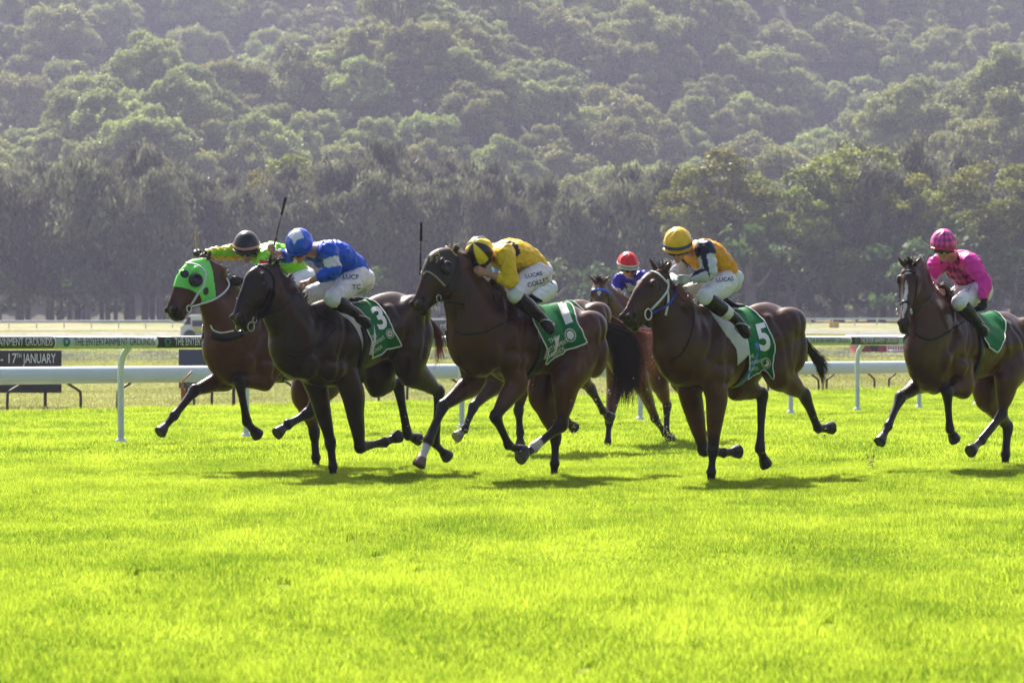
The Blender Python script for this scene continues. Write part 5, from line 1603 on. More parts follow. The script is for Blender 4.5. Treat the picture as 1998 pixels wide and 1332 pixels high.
def scatter(name, patches, pts, material, label):
    """one stuff object: geometry nodes put blade patches on its points"""
    col = bpy.data.collections.new(name + '_patches')
    for k, me in enumerate(patches):
        me.materials.append(material)
        o = bpy.data.objects.new('%s_patch' % name, me); o['kind'] = 'stuff'; col.objects.link(o)
    me = bpy.data.meshes.new(name); me.from_pydata([p[:3] for p in pts], [], [])
    a = me.attributes.new('rot', 'FLOAT_VECTOR', 'POINT'); a.data.foreach_set('vector', np.array([(0, 0, p[3]) for p in pts], dtype=np.float32).ravel())
    a = me.attributes.new('sc', 'FLOAT_VECTOR', 'POINT'); a.data.foreach_set('vector', np.array([p[4] for p in pts], dtype=np.float32).ravel())
    o = bpy.data.objects.new(name, me); COL.objects.link(o); me.materials.append(material)
    tag(o, label, None, None, 'stuff')
    ng = bpy.data.node_groups.new(name, 'GeometryNodeTree')
    ng.interface.new_socket('Geometry', in_out='INPUT', socket_type='NodeSocketGeometry'); ng.interface.new_socket('Geometry', in_out='OUTPUT', socket_type='NodeSocketGeometry')
    N = ng.nodes; L = ng.links
    gi = N.new('NodeGroupInput'); go = N.new('NodeGroupOutput')
    ci = N.new('GeometryNodeCollectionInfo'); ci.inputs['Collection'].default_value = col; ci.inputs['Separate Children'].default_value = True; ci.inputs['Reset Children'].default_value = True
    iop = N.new('GeometryNodeInstanceOnPoints'); iop.inputs['Pick Instance'].default_value = True
    rnd_ = N.new('FunctionNodeRandomValue'); rnd_.data_type = 'INT'
    for s_ in rnd_.inputs:
        if s_.name == 'Min' and s_.type == 'INT': s_.default_value = 0
        if s_.name == 'Max' and s_.type == 'INT': s_.default_value = len(patches) - 1
    na = N.new('GeometryNodeInputNamedAttribute'); na.data_type = 'FLOAT_VECTOR'; na.inputs['Name'].default_value = 'rot'
    ns = N.new('GeometryNodeInputNamedAttribute'); ns.data_type = 'FLOAT_VECTOR'; ns.inputs['Name'].default_value = 'sc'
    L.new(gi.outputs[0], iop.inputs['Points']); L.new(ci.outputs[0], iop.inputs['Instance'])
    L.new([s_ for s_ in rnd_.outputs if s_.type == 'INT'][0], iop.inputs['Instance Index'])
    L.new(na.outputs['Attribute'], iop.inputs['Rotation']); L.new(ns.outputs['Attribute'], iop.inputs['Scale'])
    L.new(iop.outputs[0], go.inputs[0])
    md = o.modifiers.new('scatter', 'NODES'); md.node_group = ng
    return o

rs = random.Random(5)
near = [patch_mesh('turf_near', .8, 9000, .038, .074, .0034, s) for s in range(4)]
far = [patch_mesh('turf_far', 1.3, 5200, .04, .08, .007, 20 + s) for s in range(3)]
pts = []
y = 8.6
while y < 33:
    w = y * .1537 + 4; x = max(-w, track_edge(y) + .4)
    while x < w:
        hs = .85 + .35 * noise.noise(Vector((x * .5, y * .35, 0))) + rs.uniform(-.08, .08)
        pts.append((x + rs.uniform(-.1, .1), y + rs.uniform(-.1, .1), 0, rs.randrange(4) * math.pi / 2 + rs.uniform(-.2, .2), (1, 1, hs))); x += .72
    y += .72
scatter('turf_grass', near, pts, BLADE, 'thick sunlit yellow-green turf in front of the horses')
pts = []
while y < 92:
    w = y * .1537 + 5; x = max(-w, track_edge(y) + .5)
    while x < w:
        hs = .95 + .3 * noise.noise(Vector((x * .4, y * .3, 0))) + (.55 if x < track_edge(y) + 1.6 else 0)
        pts.append((x, y + rs.uniform(-.1, .1), 0, rs.randrange(4) * math.pi / 2, (1, 1, hs))); x += 1.15
    y += 1.15
scatter('far_turf_grass', far, pts, BLADE, 'bright turf behind the horses up to the dry infield')
DRYBLADE = blade_mat('dry_blade', (.20, .21, .06), (.62, .62, .24), .45, .35, .6)
dry = [patch_mesh('dry_grass', 2.4, 2600, .03, .07, .014, 40 + s) for s in range(2)]
pts = []
y = 46
while y < 215:
    w = y * .1537 + 2; x = -w; st = 2.2 if y < 120 else 3.4
    while x < w:
        if x < track_edge(y) - 1.2 or y > 88: pts.append((x, y, ground_z(x, y) - .055, rs.uniform(0, 6), (st / 2.2, st / 2.2, 1.0))); 
        x += st
    y += st
scatter('infield_grass', dry, pts, DRYBLADE, 'short dry grass of the infield beyond the rails')
# small clods and grass flecks thrown up by the hooves
mb = MB()
for i in range(430):
    cx, cy, s_ = rs.choice([(1185, 800, 40), (1290, 810, 40), (1305, 850, 12), (1020, 820, 60), (895, 835, 25), (1190, 770, 30), (1485, 880, 18), (1250, 780, 60), (800, 850, 30), (1600, 838, 20), (1702, 895, 12), (1700, 905, 8), (1120, 830, 20)])
    D = rs.uniform(27, 38); p = at(rs.gauss(cx, s_ * .5), rs.gauss(cy, s_ * .7), D)
    if p.z < .03: p.z = .03
    r = rs.uniform(.005, .014)
    M = Matrix.Rotation(rs.uniform(0, 6), 3, Vector((rs.random(), rs.random(), rs.random() + .1)).normalized())
    mb.ball(p, (r, r * .6, r * .35), 5, 3, rot=M, mi=rs.choice([0, 0, 1]))
mb.build('turf_debris', [mat('fleck_straw', (.55, .50, .22), rough=.8, transl=.3), mat('fleck_soil', (.12, .06, .03), rough=.9)]); tag(bpy.data.objects['turf_debris'], 'bits of turf and soil thrown up by the hooves', None, None, 'stuff')

# ================================================================== rails
PLASTIC = mat('rail_plastic', (.72, .76, .78), rough=.32, spec=.5, var=.06, vscale=4)
RAILDARK = mat('rail_dark_sleeve', (.030, .034, .026), rough=.45)
RAILPALE = mat('rail_pale_sleeve', (.50, .58, .52), rough=.45)
RA, RB = Vector((-4.48, 38.15, 0)), Vector((1.27, 2.08, 0))      # first post, step per post
RSTEP = RB.length; rd = RB.normalized(); rn = Vector((rd.y, -rd.x, 0))      # rn points to the track (right and towards the camera)
if rn.y > 0: rn = -rn
def rail_z(k): return 1.262
def beam(mb, prof, p0, p1, side, n=1, mi=0):
    """extrudes a closed profile [(out, up)] from p0 to p1"""
    m = len(prof); vs = []; fs = []
    for i in range(n + 1):
        c = p0.lerp(p1, i / n)
        for (a, b) in prof: vs.append(c + side * a + Vector((0, 0, b)))
    for i in range(n):
        for k in range(m): fs.append((i * m + k, i * m + (k + 1) % m, (i + 1) * m + (k + 1) % m, (i + 1) * m + k))
    fs.append(tuple(range(m))); fs.append(tuple(n * m + k for k in range(m - 1, -1, -1)))
    mb.add(vs, fs, mi)
def oval(a, b, n=20, cut=0): return [(a * math.cos(2 * math.pi * k / n), b * math.sin(2 * math.pi * k / n)) for k in range(n)]

RH = .074            # half height of the rail
rail = empty('running_rail', (RA.x, RA.y, 0)); tag(rail, 'white plastic running rail with printed dark and pale sleeves along the track edge', 'rail')
RC = RA + rn * .11; P0 = RC - RB * 3; P1 = RC + RB * 18
mb = MB(); beam(mb, [(a, b + rail_z(0) - RH) for a, b in oval(.062, RH)], P0, P1, rn, 24); mb.build('rail_tube', PLASTIC, rail)
# printed sleeves with lettering
period = 200 / 170.0 * (RSTEP / 1.27)      # metres along the rail
def rpt(s, ang, off=0.0):                     # point on the tube: s metres from the first post, ang from the top towards the track
    c = RC + rd * s + Vector((0, 0, rail_z(0) - RH)); a = .0635 + off; b = RH + .0015 + off
    return c + rn * (a * math.sin(ang)) + Vector((0, 0, b * math.cos(ang)))
def px_of(p): return 999 + p.x / p.y * FPX
# find s of pixel 110 (start of a pale sleeve on the tube face)
def s_at(px):
    lo, hi = -8.0, 40.0
    for _ in range(50):
        m = (lo + hi) / 2
        if px_of(rpt(m, 1.57)) < px: lo = m
        else: hi = m
    return lo
s_start = s_at(109); per = s_at(308) - s_start
k0 = -2; si = 0
for k in range(-1, 14):
    a = s_start + per * k; dark = (k % 2 != 0)
    vs = []; fs = []; na = 12; ns = 4
    for i in range(ns + 1):
        for q in range(na + 1): vs.append(rpt(a + .012 + (per - .024) * i / ns, .50 + 2.1 * q / na))
    for i in range(ns):
        for q in range(na): u = i * (na + 1) + q; fs.append((u, u + 1, u + na + 2, u + na + 1))
    me = mesh_from(vs, fs); bm = bmesh.new(); bm.from_mesh(me); bmesh.ops.solidify(bm, geom=bm.faces[:], thickness=.002); bm.to_mesh(me); bm.free()
    sl = link_mesh('sleeve', me, RAILDARK if dark else RAILPALE, rail)
    V, F = text_me('THE ENTERTAINMENT GROUNDS', 1.0, sub=.5)
    x0 = min(v.x for v in V); x1 = max(v.x for v in V); y0 = min(v.y for v in V); y1 = max(v.y for v in V)
    L0, L1 = a + per * .175, a + per * .965; vv = []
    for p in V:
        s_ = L0 + (p.x - x0) / (x1 - x0) * (L1 - L0); t = (p.y - y0) / (y1 - y0)
        vv.append(rpt(s_, 2.02 - t * 1.10, .006))
    MB().add(vv, F).build('lettering', WHITE_INK if dark else mat('rail_ink', (.02, .045, .04), rough=.5), sl, smooth=False)
    V, F = ring_art(.42, 1.0, 20); vv = [rpt(a + per * .10 + p.x * .062, 1.48 - p.y * .72, .006) for p in V]
    MB().add(vv, F).build('emblem', mat('rail_green', (.01, .16, .09), rough=.5), sl, smooth=False)
# joints
for s_ in (s_at(236), s_at(1003), s_at(1557)):
    mb = MB(); beam(mb, [(a, b + rail_z(0) - RH) for a, b in oval(.067, RH + .004)], RC + rd * (s_ - .012), RC + rd * (s_ + .012), rn); mb.build('joint', PLASTIC, rail)
for k in range(-1, 12):
    b = RA + RB * k; zt = rail_z(0) - 2 * RH + .02
    p = [b + rn * .0 + Vector((0, 0, -.02)), b + Vector((0, 0, .4)), b + Vector((0, 0, zt - .30)), b - rn * .0 + rn * .02 + Vector((0, 0, zt - .13)), b + rn * .09 + Vector((0, 0, zt - .03)), b + rn * .0 + rd * .03 + rn * .13 + Vector((0, 0, zt + .03))]
    off = rn * 0
    pl = [q + off for q in p]
    po = empty('rail_post', b + off); tag(po, 'white curved plastic post under the running rail', 'post', 'white posts carrying the running rail')
    po['label'] = 'white goose-neck post carrying the printed running rail'
    mb = MB(); mb.tube(pl, .038, 14, sub=4); mb.build('post', PLASTIC, po)
    mb = MB(); mb.tube([b + off + Vector((0, 0, z)) for z in (0, .05, .085, .09)], [.068, .066, .055, .04], 16); mb.build('base', PLASTIC, po)

# second, lower rail: a deep white fairing on dark bent legs
def lowpt(px): # along the far rail: pixel 0 -> depth 53.4, pixel 1998 -> depth 82
    A = Vector(((0 - 999) / FPX * 54.5, 54.5, 0)); B = Vector(((1998 - 999) / FPX * 84.5, 84.5, 0)); 
    lo, hi = -.5, 1.5
    for _ in range(40):
        m = (lo + hi) / 2; p = A.lerp(B, m)
        if 999 + p.x / p.y * FPX < px: lo = m
        else: hi = m
    return A.lerp(B, lo)
LA, LB = lowpt(-120), lowpt(2120); LB.z -= .115; ld = (LB - LA).normalized(); ln_ = Vector((ld.y, -ld.x, 0)); ln_ = -ln_ if ln_.y > 0 else ln_
FAIR = mat('fairing_plastic', (.60, .68, .72), rough=.4, spec=.5, var=.05, vscale=2)
low = empty('low_rail', LA); tag(low, 'deep pale blue-white plastic rail on dark bent legs behind the running rail', 'rail')
mb = MB(); beam(mb, [(a, b + .615) for a, b in [(-.02, .145), (.06, .14), (.105, .09), (.12, 0), (.105, -.09), (.05, -.14), (-.02, -.145), (-.02, -.13), (.04, -.12), (.09, -.07), (.10, 0), (.09, .07), (.05, .12), (-.02, .13)]], LA, LB, ln_, 30); mb.build('fairing', FAIR, low)
mb = MB(); beam(mb, [(a - .16, b + .50) for a, b in oval(.03, .03, 10)], LA, LB, ln_, 2); mb.build('back_tube', mat('rail_steel', (.10, .11, .13), rough=.5, metal=.3), low)
LEG = mat('leg_rust', (.060, .045, .038), rough=.6, var=.3, vscale=6)
for i, px in enumerate([-60, 770, 1560, 2060]):
    p = lowpt(px); p.z -= .115 * (p - LA).length / (LB - LA).length; mb = MB(); beam(mb, [(a * 1.04, b * 1.03 + .615) for a, b in [(-.02, .145), (.06, .14), (.105, .09), (.12, 0), (.105, -.09), (.05, -.14), (-.02, -.145)]], p, p + ld * .02, ln_); mb.build('joint', FAIR, low)
span = (LB - LA).length; nleg = int(span / 1.35)
for i in range(nleg):
    p = LA + ld * (1.35 * (i + .35 + .12 * math.sin(i * 2.3))); k = 1 if i % 2 == 0 else -1
    mb = MB(); bend = .34 * k
    top = p - ln_ * .02 + Vector((0, 0, .50)); q = p - ln_ * .03
    mb.tube([top, top + Vector((0, 0, -.04)) + ld * (bend * .15), q + ld * (bend * .85) + Vector((0, 0, .36)), q + ld * bend + Vector((0, 0, .28)), q + ld * (bend * 1.02) + Vector((0, 0, -.06))], .024, 8, sub=3)
    mb.build('leg', LEG, low)

# third rail far across the infield
def far_rail(name, label, D0_, D1_, x0, x1, h_, step, zoff=0):
    r = empty(name, (x0, D0_, 0)); tag(r, label, 'rail')
    mbp = MB(); n = int(abs(x1 - x0) / step)
    A = Vector((x0, D0_, ground_z(x0, D0_) + zoff)); B = Vector((x1, D1_, ground_z(x1, D1_) + zoff)); d = (B - A).normalized()
    sd = Vector((d.y, -d.x, 0)); mb = MB(); beam(mb, [(a, b + h_) for a, b in oval(.06, .07, 10)], A, B, sd, 20); mb.build('rail_tube', mat('far_rail_grey', (.42, .48, .54), rough=.4), r)
    for i in range(min(n, 90)):
        p = A.lerp(B, (i + .5) / n); mb = MB(); mb.box(p + Vector((0, 0, h_ / 2)), (.08, .08, h_)); mb.build('post', PLASTIC, r, smooth=False)
    return r
far_rail('far_rail', 'far white rail with short posts on the other side of the infield', 222, 262, -42, 48, .50, 1.75, -.02)
# pale roadway strip in the infield
def strip(name, label, y0, y1, material, z=.03):
    vs = []; fs = []
    for i in range(31):
        x = -60 + 4.2 * i
        for y in (y0, y1): yy_ = y + x * .25; vs.append((x, yy_, ground_z(x, yy_) + z))
    for i in range(30): fs.append((2 * i, 2 * i + 2, 2 * i + 3, 2 * i + 1))
    o = link_mesh(name, mesh_from(vs, fs), material); tag(o, label, None, None, 'structure'); return o
strip('road', 'pale gravel service track across the infield', 190, 212, gmat('gravel_road', (.16, .15, .14), (.24, .23, .22), .8), .0)
strip('water', 'glinting strip of water in the infield', 122, 141, mat('pond_water', (.10, .13, .15), rough=.08, spec=.8, bump=.6, bscale=1.5), -.01)

# ================================================================== boards, shed, van
BOARD = mat('board_charcoal', (.035, .035, .042), rough=.55, var=.06, vscale=2)
def board(name, px0, px1, pt_, pb_, D, label, text=None, legs=True, material=BOARD, tilt=0):
    a = at(px0, pb_, D); b = at(px1, pb_, D); t = at(px0, pt_, D)
    r = empty(name, ((a.x + b.x) / 2, D, 0)); tag(r, label, 'sign board')
    w = b.x - a.x; hh = t.z - a.z; c = Vector(((a.x + b.x) / 2, D, (t.z + a.z) / 2))
    p = MB().box(c, (w, .05, hh)).build('panel', material, r, smooth=False, bevel=.006)
    if legs:
        for q in (.12, .88):
            x = a.x + w * q; MB().tube([(x, D + .05, -.1), (x, D + .05, a.z + .3)], .03, 8).build('leg', LEG, r)
    if text:
        mb = MB()
        for s_, x, y, size, sx in text:
            V, F = text_me(s_, size / FPX * D, bold=.0)
            if isinstance(x, tuple):      # fit the word between two columns
                w_ = max(v.x for v in V) - min(v.x for v in V); sx = (x[1] - x[0]) / FPX * D / w_; x = (x[0] + x[1]) / 2
            o_ = at(x, y, D - .032); mb.add([o_ + Vector((v.x * sx, 0, v.y)) for v in V], F)
        mb.build('lettering', WHITE_INK, p, smooth=False)
    return r
board('sign_board', -150, 120, 683, 766, 60.0, 'charcoal banner board reading 17TH JANUARY behind the low rail', [('EASTER - 17', (-72, 32), 700, 27, .70), ('TH', (33, 42), 694, 12, .75), ('JANUARY', (45, 109), 700, 27, .68)])
board('navy_board', 349, 470, 681, 757, 61.0, 'plain navy board on legs behind the lime-hooded horse', material=mat('board_navy', (.045, .055, .11), rough=.5))
b4 = board('dark_screen', 800, 905, 624, 655, 150.0, 'dark grey screen with pale script between two leading horses', [('rds', 868, 635, 16, .9)], legs=True, material=mat('board_grey', (.10, .105, .12), rough=.6))
board('post_box', 1553, 1576, 679, 709, 96.0, 'small dark brown box standing on the infield right of the number 5 horse', material=mat('box_brown', (.06, .045, .035), rough=.8))
board('yellow_sign', 1618, 1637, 628, 643, 238.0, 'small yellow square sign fixed at the far rail', [('5', 1627, 636, 12, 1)], material=mat('sign_yellow', (.75, .45, .02), rough=.5))
# orange marker cone by the navy board
c0 = at(356, 803, 56.5); c0.z = 0
cone = empty('marker_flag', c0); tag(cone, 'orange triangular marker leaning beside the leg of the low rail', 'marker')
mb = MB(); mb.add([c0 + Vector(v) for v in ((-.03, 0, .38), (.03, 0, .38), (.17, .05, .0), (.02, -.08, 0), (-.03, .1, 0), (.17, .12, 0))], [(0, 1, 2, 3), (0, 4, 5, 1), (0, 3, 4), (1, 5, 2), (3, 2, 5, 4)]); mb.build('panel', mat('marker_orange', (.42, .10, .04), rough=.6), cone, smooth=False)
MB().tube([c0 + Vector((0, .02, 0)), c0 + Vector((0, .02, .5)), c0 + Vector((.16, .02, .66))], .018, 8).build('pole', mat('marker_pole', (.5, .16, .05), rough=.6), cone)
# red shed
D = 135.0
def shed():
    a = at(1673, 712, D); b = at(1795, 673, D); gz = ground_z(a.x, D) - .3
    r = empty('shed', ((a.x + b.x) / 2, D, gz)); tag(r, 'long low red metal shed in the infield behind the pink jockey horse', 'shed')
    w = (b.x - a.x) + 3; cx = a.x + w / 2; zt = b.z
    MB().box((cx, D + 1.6, (gz + zt) / 2), (w, 3.2, zt - gz)).build('wall', mat('shed_red', (.50, .06, .045), rough=.6, var=.15, vscale=1.5, stretch=(6, 1, .3)), r, smooth=False)
    mb = MB(); mb.add([(cx - w / 2 - .15, D - .2, zt - .02), (cx + w / 2 + .15, D - .2, zt - .02), (cx + w / 2 + .15, D + 3.4, zt + .35), (cx - w / 2 - .15, D + 3.4, zt + .35), (cx - w / 2 - .15, D - .2, zt + .05), (cx + w / 2 + .15, D - .2, zt + .05), (cx + w / 2 + .15, D + 3.4, zt + .42), (cx - w / 2 - .15, D + 3.4, zt + .42)], [(0, 3, 2, 1), (4, 5, 6, 7), (0, 1, 5, 4), (1, 2, 6, 5), (2, 3, 7, 6), (3, 0, 4, 7)]); mb.build('roof', mat('shed_roof', (.55, .57, .6), rough=.5), r, smooth=False)
    d0 = at(1706, 704, D); MB().box((d0.x, D - .02, (gz + d0.z) / 2 + .25), (.28, .04, .7)).build('door', mat('shed_door', (.10, .03, .025), rough=.7), r, smooth=False)
    g0 = at(1728, 705, D); g = empty('gate', (g0.x + .35, D - .6, gz)); tag(g, 'white barred gate leaning in front of the red shed', 'gate')
    mb = MB()
    for i in range(8): mb.tube([(g0.x + i * .1, D - .6, gz), (g0.x + i * .1, D - .6, gz + .68)], .014, 6)
    mb.build('bar', PLASTIC, g); mb = MB()
    for z in (.05, .35, .68): mb.tube([(g0.x, D - .6, gz + z), (g0.x + .7, D - .6, gz + z)], .02, 6)
    mb.build('frame', PLASTIC, g)
shed()
# van behind the lime-hooded horse
def van():
    D = 185.0; a = at(352, 664, D); b = at(452, 614, D); r = empty('parked_van', ((a.x + b.x) / 2, D, a.z)); tag(r, 'white van with a yellow and navy side banner beyond the rail', 'van')
    x0, x1, z0, z1 = a.x, b.x, a.z, b.z; h_ = z1 - z0; w = x1 - x0
    prof = [(0, .18), (0, .55), (.05, .62), (.16, .95), (.22, 1.0), (.97, 1.0), (1, .94), (1, .18)]
    mb = MB(); n = len(prof); vs = [(x0 + p * w, D + s_ * 1.8, z0 + q * h_) for s_ in (0, 1) for p, q in prof]
    mb.add(vs, [tuple(range(n)), tuple(range(2 * n - 1, n - 1, -1))] + [(i, i + n, (i + 1) % n + n, (i + 1) % n) for i in range(n)]); mb.build('body', mat('van_white', (.62, .68, .66), rough=.3, spec=.5), r, smooth=False, bevel=.04)
    MB().box((x0 + w * .62, D - .01, z0 + h_ * .42), (w * .72, .03, h_ * .16)).build('yellow_band', mat('van_yellow', (.70, .62, .02), rough=.5), r, smooth=False)
    MB().box((x0 + w * .40, D - .01, z0 + h_ * .66), (w * .34, .03, h_ * .24)).build('navy_panel', mat('van_navy', (.03, .04, .09), rough=.4), r, smooth=False)
    MB().box((x0 + w * .76, D - .01, z0 + h_ * .66), (w * .30, .03, h_ * .24)).build('olive_panel', mat('van_olive', (.42, .42, .03), rough=.5), r, smooth=False)
    MB().add([(x0 + w * .065, D - .012, z0 + h_ * .62), (x0 + w * .20, D - .012, z0 + h_ * .62), (x0 + w * .20, D - .012, z0 + h_ * .92), (x0 + w * .15, D - .012, z0 + h_ * .92)], [(0, 1, 2, 3)]).build('window', LENS, r, smooth=False)
    for q in (.18, .82):
        mb = MB(); c = Vector((x0 + w * q, D + .1, z0 + h_ * .17)); v, f = tube([c + Vector((0, -.12, 0)), c + Vector((0, .12, 0))], .36 * h_ / 1.9 * 1.3, 18); mb.add(v, f); mb.build('wheel', RAILDARK, r)
van()
# ================================================================== trees
def leaf_mat(name, c1, c2, transl=.35):
    m = bpy.data.materials.new(name); m.use_nodes = True; N, L = nodes(m)
    at_ = N.new('ShaderNodeAttribute'); at_.attribute_name = 'tone'
    oi = N.new('ShaderNodeObjectInfo')
    cr = N.new('ShaderNodeMix'); cr.data_type = 'RGBA'; cr.inputs[6].default_value = (*c1, 1); cr.inputs[7].default_value = (*c2, 1); L.new(at_.outputs['Fac'], cr.inputs[0])
    hs = N.new('ShaderNodeHueSaturation'); L.new(cr.outputs[2], hs.inputs['Color'])
    mr = N.new('ShaderNodeMapRange'); mr.inputs[3].default_value = .78; mr.inputs[4].default_value = 1.25; L.new(oi.outputs['Random'], mr.inputs[0]); L.new(mr.outputs[0], hs.inputs['Value'])
    m2 = N.new('ShaderNodeMath'); m2.operation = 'MULTIPLY_ADD'; L.new(oi.outputs['Random'], m2.inputs[0]); m2.inputs[1].default_value = .05; m2.inputs[2].default_value = .475; L.new(m2.outputs[0], hs.inputs['Hue'])
    d = N['Principled BSDF']; L.new(hs.outputs[0], d.inputs['Base Color']); d.inputs['Roughness'].default_value = .6; d.inputs['Specular IOR Level'].default_value = .2
    tr = N.new('ShaderNodeBsdfTranslucent'); L.new(hs.outputs[0], tr.inputs[0]); mx = N.new('ShaderNodeMixShader'); mx.inputs[0].default_value = transl
    L.new(d.outputs[0], mx.inputs[1]); L.new(tr.outputs[0], mx.inputs[2]); L.new(mx.outputs[0], N['Material Output'].inputs[0]); return m
LEAF_GUM = leaf_mat('gum_leaf', (.058, .078, .022), (.48, .52, .17), .3)
LEAF_GUMY = leaf_mat('young_gum_leaf', (.07, .10, .02), (.34, .36, .06))
LEAF_CAS = leaf_mat('casuarina_leaf', (.036, .040, .024), (.26, .265, .155), .32)
BARK = mat('bark', (.16, .13, .11), rough=.9, var=.3, vscale=1.5, bump=.6, bscale=6, stretch=(1, 1, .2))
BARKD = mat('bark_dark', (.15, .135, .12), rough=.95, var=.3, vscale=1.5)

def leaves(centres, normals, size, rs, tone, aspect=1.6):
    n = len(centres); c = np.array(centres)
    d = rs.normal(0, 1, (n, 3)); d[:, 2] *= .7
    if normals is not None: d = d * .8 + np.array(normals) * .0
    d /= np.linalg.norm(d, axis=1)[:, None]; e = np.cross(d, rs.normal(0, 1, (n, 3))); e /= np.linalg.norm(e, axis=1)[:, None]
    s_ = size * rs.uniform(.6, 1.4, n)[:, None]
    V = np.stack([c - d * s_ * aspect * .5, c + e * s_ * .5, c + d * s_ * aspect * .5, c - e * s_ * .5], 1)
    F = np.arange(n * 4)
    return V.reshape(-1, 3), F, np.repeat(tone, 4)

def leaf_mesh(V, F, tone, name):
    me = bpy.data.meshes.new(name); n = len(F) // 4
    me.vertices.add(len(V)); me.vertices.foreach_set('co', V.astype(np.float32).ravel()); me.loops.add(len(F)); me.loops.foreach_set('vertex_index', F.astype(np.int32))
    me.polygons.add(n); me.polygons.foreach_set('loop_start', (np.arange(n) * 4).astype(np.int32)); me.polygons.foreach_set('loop_total', np.full(n, 4, dtype=np.int32)); me.update(calc_edges=True)
    a = me.attributes.new('tone', 'FLOAT', 'POINT'); a.data.foreach_set('value', np.clip(tone, 0, 1).astype(np.float32)); return me

def gum(seed, H=13, W=11, nb=30, per=620, leaf=.24, trunk_frac=.5, spread=1.0):
    """a eucalypt: forked trunk, limbs ending in domed leaf clumps"""
    rs = np.random.RandomState(seed); mb = MB(); base = Vector((0, 0, -1.5)); fork = Vector((rs.normal(0, .4), rs.normal(0, .4), H * .34))
    mb.tube([base, (base + fork) / 2 + Vector((rs.normal(0, .2), 0, 0)), fork], [.38, .30, .25], 8, sub=2)
    C = []; T_ = []; N_ = []
    for i in range(nb):
        a = 2 * math.pi * (i / nb * 3.0 + rs.uniform(0, .3)); r = W / 2 * math.sqrt((i + .5) / nb) * rs.uniform(.75, 1.02)
        top = H * (1 - .42 * (r / (W / 2)) ** 2) * rs.uniform(.86, 1.02)
        if rs.rand() < .38: top *= rs.uniform(.52, .82)
        cc = Vector((math.cos(a) * r * spread, math.sin(a) * r * spread, top - .8)); rad = rs.uniform(1.0, 2.0) * W / 11
        if i % 2 == 0: mb.tube([fork, fork.lerp(cc, .5) + Vector((0, 0, -.4)), cc + Vector((0, 0, -rad * .4))], [.15, .09, .035], 5, sub=2)
        n = int(per * (rad / 1.4) ** 2); u = rs.normal(0, 1, (n, 3)); u /= np.linalg.norm(u, axis=1)[:, None]; u[:, 2] = np.where(u[:, 2] < -.35, -u[:, 2] * .6, u[:, 2])
        rr = rad * rs.uniform(.55, 1.0, n) ** .6; wob = 1 + .22 * np.sin(u[:, 0] * 5 + i) * np.cos(u[:, 1] * 6 + 2 * i)
        p = np.array(cc) + u * (rr * wob)[:, None] * np.array([1, 1, .85]); C.append(p); N_.append(u)
        T_.append(np.clip(.25 + .5 * rs.rand() + rs.normal(0, .18, n), 0, 1))
    V, F, t = leaves(np.concatenate(C), np.concatenate(N_), leaf, rs, np.concatenate(T_), 1.4)
    return leaf_mesh(V, F, t, 'crown'), mb.mesh('trunk')

def casuarina(seed, H=15, W=5.5, n=11000, leaf=.30):
    """tall feathery she-oak: many upswept branches with drooping grey needles"""
    rs = np.random.RandomState(seed); mb = MB(); mb.tube([(0, 0, -1), (rs.normal(0, .15), 0, H * .4), (rs.normal(0, .25), rs.normal(0, .2), H * .93)], [.26, .18, .04], 7, sub=2)
    C = []; T_ = []; nb = 46
    for i in range(nb):
        t = (i + rs.rand()) / nb; z0 = H * (.20 + .73 * t); L_ = W / 2 * (1 - .62 * t ** 1.6) * rs.uniform(.65, 1.15); a = rs.uniform(0, 6.283)
        d = Vector((math.cos(a), math.sin(a), rs.uniform(.7, 1.5))); p0 = Vector((0, 0, z0)); p1 = p0 + Vector((d.x * L_, d.y * L_, d.z * L_ * .75))
        if i % 2 == 0: mb.tube([p0, p0.lerp(p1, .6) + Vector((0, 0, .1)), p1], [.05, .03, .01], 4)
        m = int(n / nb); f = rs.uniform(.25, 1.1, m); sp = rs.normal(0, .20 + .30 * (1 - t), (m, 3)); sp[:, 2] = sp[:, 2] * 1.5 - .25
        p = np.array(p0) + (np.array(p1) - np.array(p0)) * f[:, None] + sp * (.5 + f[:, None]); C.append(p); T_.append(np.clip(.2 + .5 * rs.rand() + rs.normal(0, .15, m), 0, 1))
    c = np.concatenate(C); nn = len(c); s_ = leaf * rs.uniform(.6, 1.5, nn)[:, None]
    d = rs.normal(0, .45, (nn, 3)); d[:, 2] = -1; d /= np.linalg.norm(d, axis=1)[:, None]; e = np.cross(d, rs.normal(0, 1, (nn, 3))); e /= np.linalg.norm(e, axis=1)[:, None]
    V = np.stack([c - d * s_ * 1.1, c + e * s_ * .28, c + d * s_ * 1.1, c - e * s_ * .28], 1).reshape(-1, 3)
    return leaf_mesh(V, np.arange(nn * 4), np.repeat(np.concatenate(T_), 4), 'crown'), mb.mesh('trunk')

def plant_tree(proto, x, y, rz, sc, name, label, cat, group, lm, bark, lean=0, first={}, zoff=0):
    cr, tr = proto
    if not cr.materials: cr.materials.append(lm)
    if not tr.materials: tr.materials.append(bark); tr.polygons.foreach_set('use_smooth', [True] * len(tr.polygons))
    r = empty(name, (x, y, ground_z(x, y) + zoff), rz); r.scale = sc; r.rotation_euler = (0, lean, rz)
    tag(r, label, cat, group)
    for nm, me in (('trunk', tr), ('crown', cr)):
        o = bpy.data.objects.new(nm, me); COL.objects.link(o); o.parent = r
    return r

rt = random.Random(11)
GUMS = [gum(100 + i, H=13 + (i % 3), W=10.5 + 1.5 * (i % 3), nb=30 + 4 * (i % 3)) for i in range(7)]
GUMSL = [gum(150 + i, H=15, W=8.5, nb=30, per=460, leaf=.22) for i in range(3)]
CAS = [casuarina(200 + i, H=14 + (i % 3), W=5.5 + .6 * (i % 3)) for i in range(6)]
